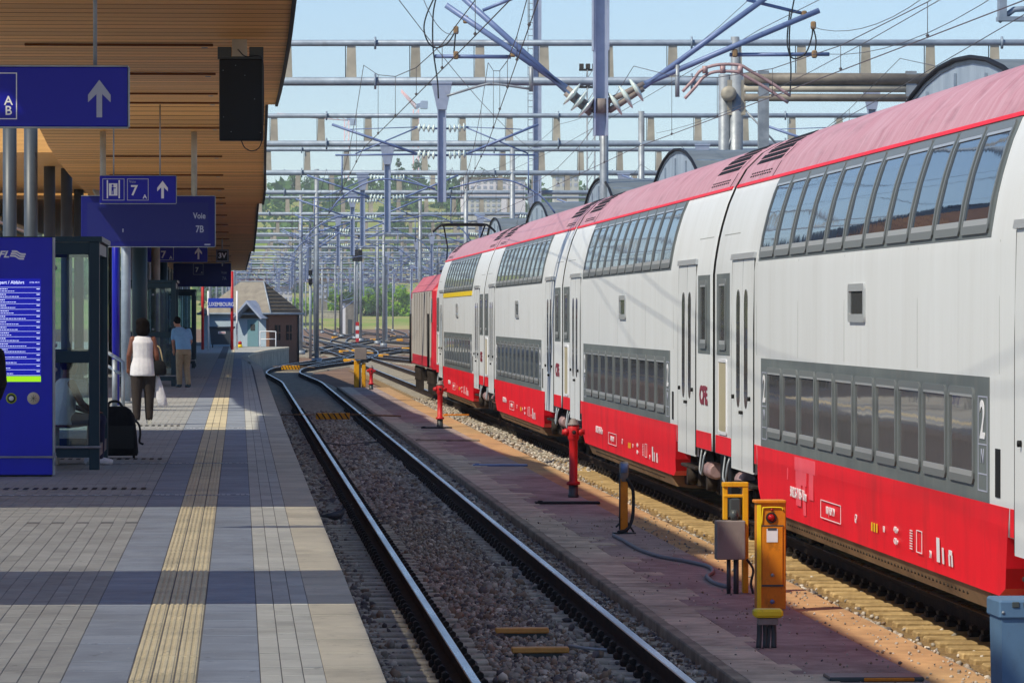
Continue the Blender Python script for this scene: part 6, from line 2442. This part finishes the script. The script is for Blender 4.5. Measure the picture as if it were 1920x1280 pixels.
def crane(label, x, y_top, Y, tip, tail):
    b0 = at(x, y_top, Y)
    t = thing('tower_crane', label, 'crane', (b0.x, Y, 20))
    H = b0.z - 20
    b = MB()
    for (dx, dy) in ((-1.1, -1.1), (1.1, -1.1), (1.1, 1.1), (-1.1, 1.1)):
        b.tube((dx, dy, 0), (dx, dy, H), .22, n=4)
    for k_ in range(18):
        z0, z1 = H * k_ / 18, H * (k_ + 1) / 18
        b.tube((-1.1, -1.1, z0), (1.1, -1.1, z1), .14, n=4)
    b.build('tower', M['crane_pink'], t)
    for nm, tp, m in (('jib', tip, 'crane_pink'), ('counter_jib', tail, 'crane_blue')):
        e = at(*tp, Y) - Vector((b0.x, Y, 20))
        s0 = Vector((0, 0, H))
        b = MB()
        up = Vector((0, 0, 2.0))
        b.tube(s0, e, .25, n=4).tube(s0 + up, e + up * .4, .25, n=4)
        for k_ in range(10):
            f0, f1 = k_ / 10, (k_ + 1) / 10
            b.tube(s0.lerp(e, f0), (s0 + up).lerp(e + up * .4, f1), .16, n=4)
        if nm == 'counter_jib':
            b.cbox(e.x - 1.5, e.x + 1.5, -1.2, 1.2, e.z - 2, e.z + 1.5, .2)
        b.build(nm, M[m], t)


crane('faint pink luffing crane beside the second drop post', 780, 205, 1900, (752, 172), (795, 196))
crane('faint pink tower crane lower down left of the wires', 650, 226, 2300, (520, 216), (662, 228))

# ================================================================== people
def remesh(o, vox):
    m = o.modifiers.new('skin', 'REMESH')
    m.mode = 'VOXEL'
    m.voxel_size = vox
    m.use_smooth_shade = True
    s = o.modifiers.new('soft', 'SMOOTH')
    s.iterations = 3
    s.factor = .5
    return o


def rings(b, rs, n=16):
    """loft of ellipses (z, rx, ry, cx, cy)"""
    vs, fs = [], []
    for (z, rx, ry, cx, cy) in rs:
        for k_ in range(n):
            a = 2 * math.pi * k_ / n
            vs.append((cx + rx * math.cos(a), cy + ry * math.sin(a), z))
    for i in range(len(rs) - 1):
        for k_ in range(n):
            j = (k_ + 1) % n
            fs.append((i * n + k_, i * n + j, i * n + n + j, i * n + n + k_))
    fs += [tuple(range(n - 1, -1, -1)), tuple((len(rs) - 1) * n + k_ for k_ in range(n))]
    b.add(vs, fs, 0, True)


def limb(b, pts, radii):
    b.path(pts, 0, 12, radii=radii)
    for p_, r_ in zip(pts, radii):
        b.ball(p_, r_ * .98, 10, 6)


def hand(b, wrist, d, side):
    """palm with four fingers and a thumb, pointing along d"""
    w = Vector(wrist)
    d = Vector(d).normalized()
    sidev = Vector((0, 1, 0))
    palm = w + d * .085
    b.path([w, w + d * .04, palm], 0, 10, radii=[.024, .036, .034])
    for k_, L in enumerate((.065, .078, .072, .055)):
        off = sidev * (.027 - k_ * .018)
        p0 = palm - d * .01 + off
        bend = Vector((-side * .012, 0, 0))
        b.path([p0, p0 + d * L * .5 + bend * .4, p0 + d * L + bend * 1.6], 0, 6, radii=[.0095, .009, .007])
    p0 = w + d * .03 + sidev * .03
    b.path([p0, p0 + d * .03 + sidev * .02, p0 + d * .062 + sidev * .022], 0, 6, radii=[.011, .010, .008])


def head(b, c, r=.105, turn=0.0):
    c = Vector(c)
    b.ball(c, r, 18, 12, sx=.80, sy=.93, sz=1.15)
    f = Vector((-math.sin(turn), math.cos(turn), 0))
    s = Vector((f.y, -f.x, 0))
    b.ball(c + f * r * .35 + Vector((0, 0, -r * .6)), r * .52, 12, 8)
    b.path([c + f * r * .86 + Vector((0, 0, r * .15)), c + f * r * 1.06 + Vector((0, 0, -r * .22)), c + f * r * .9 + Vector((0, 0, -r * .3))], 0, 6, radii=[r * .09, r * .14, r * .1])
    for e in (-1, 1):
        b.ball(c + s * e * r * .8 + Vector((0, 0, -r * .05)), r * .2, 8, 6, sx=.5, sz=1.3)


M['skin_brown'] = mat('skin_brown', (112, 66, 46), .55, 0, (98, 56, 40), scale=8)
M['skin_pale'] = mat('skin_pale', (196, 142, 116), .55, 0, (182, 126, 102), scale=8)
M['blouse'] = mat('blouse', (224, 224, 228), .85, 0, (206, 206, 214), scale=9, bump=.3)
M['trousers_dark'] = mat('trousers_dark', (48, 40, 36), .9, 0, (38, 32, 30), scale=8)
M['khaki'] = mat('khaki', (176, 154, 122), .9, 0, (158, 136, 106), scale=8, bump=.2)
M['shirt_blue'] = mat('shirt_blue', (136, 184, 222), .85, 0, (120, 168, 208), scale=9, bump=.2)
M['hair'] = mat('hair', (14, 11, 11), .9, 0, (22, 17, 16), scale=20, bump=.4, spec=.1)
M['jeans'] = mat('jeans', (28, 36, 72), .9, 0, (22, 28, 58), scale=10)

# woman walking away
p_ = on(268, 796, ZP)
t = thing('person', 'person in white sleeveless top and dark trousers walking away with bags', 'person', p_)
b = MB()
rings(b, [(.86, .17, .125, 0, 0), (.95, .185, .135, 0, 0), (1.08, .155, .115, 0, .01), (1.2, .16, .115, 0, .01), (1.34, .18, .11, 0, .0), (1.40, .165, .085, 0, -.005), (1.44, .08, .06, 0, 0), (1.50, .055, .055, 0, .01), (1.58, .05, .055, 0, .02)])
head(b, (0, .03, 1.585), .105)
for s in (-1, 1):
    limb(b, [(s * .165, 0, 1.385), (s * .225, -.03, 1.12), (s * .235, .05, .92)], [.052, .043, .03])
    hand(b, (s * .235, .05, .92), (0, .25, -1), s)
    limb(b, [(s * .095, 0, .90), (s * .10, .03 * s, .5), (s * .10, -.03 + .05 * s, .09)], [.10, .065, .042])
    b.path([(s * .10, -.06 + .05 * s, .045), (s * .105, .12 + .05 * s, .03)], 0, 10, radii=[.042, .032])
remesh(b.build('body', M['skin_brown'], t), .011)
b = MB()
rings(b, [(.79, .205, .155, 0, 0), (.82, .212, .16, 0, 0), (.95, .20, .15, 0, 0), (1.08, .172, .13, 0, .01), (1.2, .178, .13, 0, .01), (1.33, .186, .125, 0, 0), (1.41, .155, .095, 0, 0), (1.435, .10, .075, 0, 0)])
remesh(b.build('sleeveless_top', M['blouse'], t), .012)
b = MB()
rings(b, [(.78, .19, .145, 0, 0), (.92, .195, .145, 0, 0), (1.0, .17, .13, 0, 0)])
for s in (-1, 1):
    limb(b, [(s * .095, 0, .84), (s * .10, .03 * s, .5), (s * .10, -.03 + .05 * s, .11)], [.115, .085, .062])
remesh(b.build('trousers', M['trousers_dark'], t), .012)
b = MB()
b.ball((0, .0, 1.60), .125, 16, 10, sx=.92, sy=.95, sz=1.08)
b.ball((0, -.045, 1.53), .115, 14, 8, sx=1.05, sy=.6, sz=.95)
b.ball((-.02, -.02, 1.66), .10, 12, 8, sx=1.0, sy=.9, sz=.7)
remesh(b.build('hair', M['hair'], t), .012)
for s in (-1, 1):
    b = MB()
    b.path([(s * .10, -.075 + .05 * s, .05), (s * .103, .02 + .05 * s, .045), (s * .106, .15 + .05 * s, .03)], 0, 10, radii=[.046, .044, .03])
    b.build('shoe', M['paver_light'], t)
hb = thing('handbag', 'black handbag on the arm of the walking woman', 'bag', p_ + Vector((.20, .0, .80)))
b = MB()
rings(b, [(-.0, .12, .055, .03, 0), (.03, .15, .07, .03, 0), (.15, .15, .07, .03, 0), (.22, .11, .05, .03, 0), (.24, .08, .03, .03, 0)], 14)
b.build('body', M['black_cloth'], hb)
MB().path(smooth_path([(-.05, 0, .23), (-.02, -.02, .42), (.03, -.03, .47), (.08, -.02, .42), (.12, 0, .22)], 5), .012, 6).build('strap', mat('beige_strap', (190, 172, 130), .7), hb)
pbg = thing('carrier_bag', 'white plastic carrier bag hanging from the hand of the walking woman', 'bag', p_ + Vector((.26, .03, .28)))
b = MB()
rr = random.Random(9)
n = 18
rs = [(.0, .03, .02, .07, 0), (.04, .075, .05, .06, 0), (.16, .085, .06, .03, 0), (.3, .075, .05, .0, 0), (.42, .05, .035, -.02, 0), (.52, .02, .02, -.03, 0)]
rings(b, rs, n)
b.v = [(x + rr.uniform(-.008, .008), y + rr.uniform(-.01, .01), z) for x, y, z in b.v]
b.build('body', M['blouse'], pbg)
MB().path(smooth_path([(-.035, 0, .5), (-.04, .01, .58), (-.03, .02, .64), (-.02, .0, .56), (-.028, 0, .5)], 4), .008, 6).build('handle', M['blouse'], pbg)

# man leaning towards the shelter
p_ = on(344, 726, ZP)
t = thing('person', 'person in light blue shirt and khaki trousers leaning by the middle shelter', 'person', p_, R(20))
b = MB()
rings(b, [(.88, .16, .12, 0, 0), (1.0, .165, .125, 0, .0), (1.12, .17, .12, -.0, .05), (1.26, .19, .12, -.01, .11), (1.38, .19, .11, -.02, .17), (1.44, .10, .07, -.03, .20), (1.49, .055, .06, -.05, .23), (1.55, .05, .055, -.06, .26)])
head(b, (-.07, .28, 1.60), .105, .3)
for s in (-1, 1):
    limb(b, [(s * .18 - .01, .16, 1.38), (s * .23, .10, 1.12), (s * .17, .22, .92)], [.055, .044, .031])
    hand(b, (s * .17, .22, .92), (0, .3, -1), s)
    limb(b, [(s * .09, 0, .90), (s * .095, .04, .5), (s * .095, -.03 - .06 * s, .09)], [.10, .065, .042])
    b.path([(s * .095, -.06 - .06 * s, .045), (s * .10, .13 - .06 * s, .03)], 0, 10, radii=[.045, .034])
remesh(b.build('body', M['skin_pale'], t), .011)
b = MB()
rings(b, [(.93, .19, .15, 0, 0), (1.0, .192, .15, 0, .01), (1.12, .195, .15, 0, .05), (1.26, .21, .145, -.01, .11), (1.38, .20, .125, -.02, .165), (1.45, .12, .085, -.03, .195), (1.48, .075, .07, -.04, .22)])
for s in (-1, 1):
    limb(b, [(s * .18, .16, 1.38), (s * .22, .12, 1.2)], [.075, .066])
remesh(b.build('shirt', M['shirt_blue'], t), .012)
b = MB()
rings(b, [(.80, .18, .14, 0, 0), (.94, .185, .142, 0, 0), (1.0, .175, .135, 0, 0)])
for s in (-1, 1):
    limb(b, [(s * .092, 0, .85), (s * .095, .04, .5), (s * .095, -.03 - .06 * s, .10)], [.11, .082, .066])
remesh(b.build('trousers', M['khaki'], t), .012)
b = MB()
b.ball((-.07, .26, 1.635), .108, 14, 10, sx=.86, sy=.95, sz=1.0)
remesh(b.build('hair', M['hair'], t), .012)
for s in (-1, 1):
    b = MB()
    b.path([(s * .095, -.08 - .06 * s, .05), (s * .097, .03 - .06 * s, .048), (s * .10, .16 - .06 * s, .032)], 0, 10, radii=[.05, .047, .034])
    b.build('shoe', M['teal_frame'], t)

# person sitting in the near shelter
p_ = Vector((c0.x - .50, c0.y + 1.55, ZP))
t = thing('person', 'person in blue jeans and white top sitting inside the near shelter', 'person', p_, R(-60))
b = MB()
rings(b, [(.46, .17, .14, 0, 0), (.56, .17, .14, 0, .0), (.72, .16, .12, 0, .03), (.9, .18, .11, 0, .05), (.98, .17, .09, 0, .06), (1.02, .08, .06, 0, .07), (1.08, .055, .055, 0, .08), (1.14, .05, .05, 0, .09)])
head(b, (0, .11, 1.18), .105)
for s in (-1, 1):
    limb(b, [(s * .17, .05, .97), (s * .23, .14, .74), (s * .1, .36, .64)], [.052, .043, .03])
    hand(b, (s * .1, .36, .64), (0, 1, -.2), s)
    limb(b, [(s * .09, .05, .53), (s * .10, .46, .52), (s * .10, .44, .09)], [.09, .06, .042])
    b.path([(s * .10, .40, .045), (s * .105, .60, .03)], 0, 10, radii=[.045, .034])
remesh(b.build('body', M['skin_brown'], t), .011)
b = MB()
rings(b, [(.48, .19, .155, 0, 0), (.58, .19, .155, 0, .0), (.72, .18, .14, 0, .03), (.9, .195, .13, 0, .05), (.99, .16, .10, 0, .06), (1.03, .09, .075, 0, .07)])
remesh(b.build('top', M['blouse'], t), .012)
b = MB()
for s in (-1, 1):
    limb(b, [(s * .09, .05, .54), (s * .10, .47, .53), (s * .10, .45, .11)], [.105, .08, .062])
remesh(b.build('jeans', M['jeans'], t), .012)
b = MB()
b.ball((0, .09, 1.21), .11, 14, 10, sx=.9, sy=.95)
b.build('hair', M['hair'], t)
for s in (-1, 1):
    b = MB()
    b.path([(s * .10, .38, .05), (s * .103, .5, .045), (s * .106, .62, .03)], 0, 10, radii=[.048, .045, .034])
    b.build('shoe', M['blouse'], t)

# dark sleeve at the left edge
p_ = Vector((at(-40, 700, 44).x, 44, ZP))
t = thing('person', 'person in dark jacket cut off by the left edge of the frame', 'person', p_)
b = MB()
rings(b, [(.86, .17, .125, 0, 0), (1.0, .17, .125, 0, 0), (1.2, .16, .115, 0, .01), (1.38, .19, .11, 0, .0), (1.44, .09, .07, 0, 0), (1.50, .055, .055, 0, .01), (1.56, .05, .055, 0, .02)])
head(b, (0, .03, 1.62), .105)
for s in (-1, 1):
    limb(b, [(s * .18, 0, 1.40), (s * .20, -.06, 1.12), (s * .16, .12, .98)], [.052, .043, .03])
    hand(b, (s * .16, .12, .98), (0, 1, .1), s)
    limb(b, [(s * .095, 0, .90), (s * .10, .03, .5), (s * .10, -.03, .09)], [.10, .065, .042])
remesh(b.build('body', M['skin_pale'], t), .012)
b = MB()
rings(b, [(.78, .19, .15, 0, 0), (1.0, .19, .15, 0, 0), (1.2, .185, .14, 0, .01), (1.36, .2, .13, 0, 0), (1.45, .12, .09, 0, 0)])
for s in (-1, 1):
    limb(b, [(s * .17, 0, 1.39), (s * .195, -.06, 1.12), (s * .16, .10, .99)], [.085, .082, .06])
remesh(b.build('jacket', M['black_cloth'], t), .013)
b = MB()
for s in (-1, 1):
    limb(b, [(s * .092, 0, .85), (s * .095, .04, .5), (s * .095, -.03, .10)], [.11, .082, .066])
    b.path([(s * .10, -.08, .05), (s * .10, .15, .03)], 0, 10, radii=[.05, .036])
remesh(b.build('trousers', M['trousers_dark'], t), .013)
b = MB()
b.ball((0, .0, 1.645), .11, 14, 10, sx=.9, sy=.95)
b.build('hair', M['hair'], t)

# suitcase
p_ = on(221, 858, ZP)
px = p_.y / FPX
t = thing('suitcase', 'large black soft suitcase standing beside the shelter', 'suitcase', p_)
b = MB()
rs = []
for (z, rx, ry, cx) in ((.03, .21, .13, .03), (.07, .225, .145, .03), (.3, .225, .15, .01), (.52, .22, .15, -.01), (.6, .19, .13, -.03), (.64, .14, .10, -.04)):
    rs.append((z, rx, ry, cx, 0))
n = 20
vs, fs = [], []
for (z, rx, ry, cx, cy) in rs:
    for k_ in range(n):
        a = 2 * math.pi * k_ / n
        ca, sa = math.cos(a), math.sin(a)
        e = .35
        vs.append((cx + rx * math.copysign(abs(ca) ** e, ca), ry * math.copysign(abs(sa) ** e, sa), z))
for i in range(len(rs) - 1):
    for k_ in range(n):
        j = (k_ + 1) % n
        fs.append((i * n + k_, i * n + j, i * n + n + j, i * n + n + k_))
fs += [tuple(range(n - 1, -1, -1)), tuple((len(rs) - 1) * n + k_ for k_ in range(n))]
b.add(vs, fs, 0, True)
b.build('shell', M['black_cloth'], t)
MB().path(smooth_path([(-.12, 0, .62), (-.10, 0, .69), (.0, 0, .70), (.06, 0, .63)], 4), .016, 6).build('top_handle', M['black'], t)
MB().path(smooth_path([(.17, -.05, .50), (.26, -.06, .42), (.28, -.06, .30), (.27, -.06, .2), (.32, -.06, .17)], 5), .014, 6).build('strap', M['black'], t)
for s in (-.14, .2):
    MB().lathe([(.012, -.015), (.03, -.015), (.03, .015), (.012, .015)], 10, (s, -.1, .03), axis='x').build('wheel', M['rubber'], t)
MB().box(-.15, .2, -.158, -.15, .12, .4).build('front_pocket', M['black'], t)

# pushchair behind the middle shelter glass
p_ = on(313, 716, ZP)
t = thing('pushchair', 'dark pushchair beside the middle shelter', 'pushchair', p_ + Vector((0, 1.2, 0)))
MB().path([(-.25, -.3, .12), (.15, .3, 1.0), (.22, .36, 1.02)], .016, 6).path([(.25, -.3, .12), (.3, .3, 1.0), (.22, .36, 1.02)], .016, 6).path([(-.25, .3, .1), (.05, -.1, .6)], .016, 6).path([(.3, .3, .1), (.3, -.1, .6)], .016, 6).build('frame', M['frame_dark'], t)
b = MB()
rings(b, [(.35, .16, .2, 0, 0), (.45, .2, .25, 0, 0), (.62, .21, .26, 0, .04), (.8, .2, .2, 0, .1), (.95, .16, .14, 0, .14), (1.0, .08, .08, 0, .14)], 14)
b.build('seat_hood', M['black_cloth'], t)
for (x, y) in ((-.27, -.32), (.27, -.32), (-.27, .32), (.32, .32)):
    MB().lathe([(.03, -.02), (.12, -.02), (.12, .02), (.03, .02)], 14, (x, y, .12), axis='x').build('wheel', M['rubber'], t)

# ================================================================== haze: even air over the whole view
hb_ = MB().box(-720, 920, -70, 2460, -1.3, 140)
hz_ob = tag(hb_.build('haze', []), kind='stuff')
hm = bpy.data.materials.new('haze')
hm.use_nodes = True
hn = hm.node_tree.nodes
hn.remove(hn['Principled BSDF'])
pv_ = hn.new('ShaderNodeVolumePrincipled')
pv_.inputs['Color'].default_value = (.86, .92, 1.0, 1)
pv_.inputs['Density'].default_value = HAZE
hm.node_tree.links.new(pv_.outputs[0], hn['Material Output'].inputs['Volume'])
hz_ob.data.materials.append(hm)
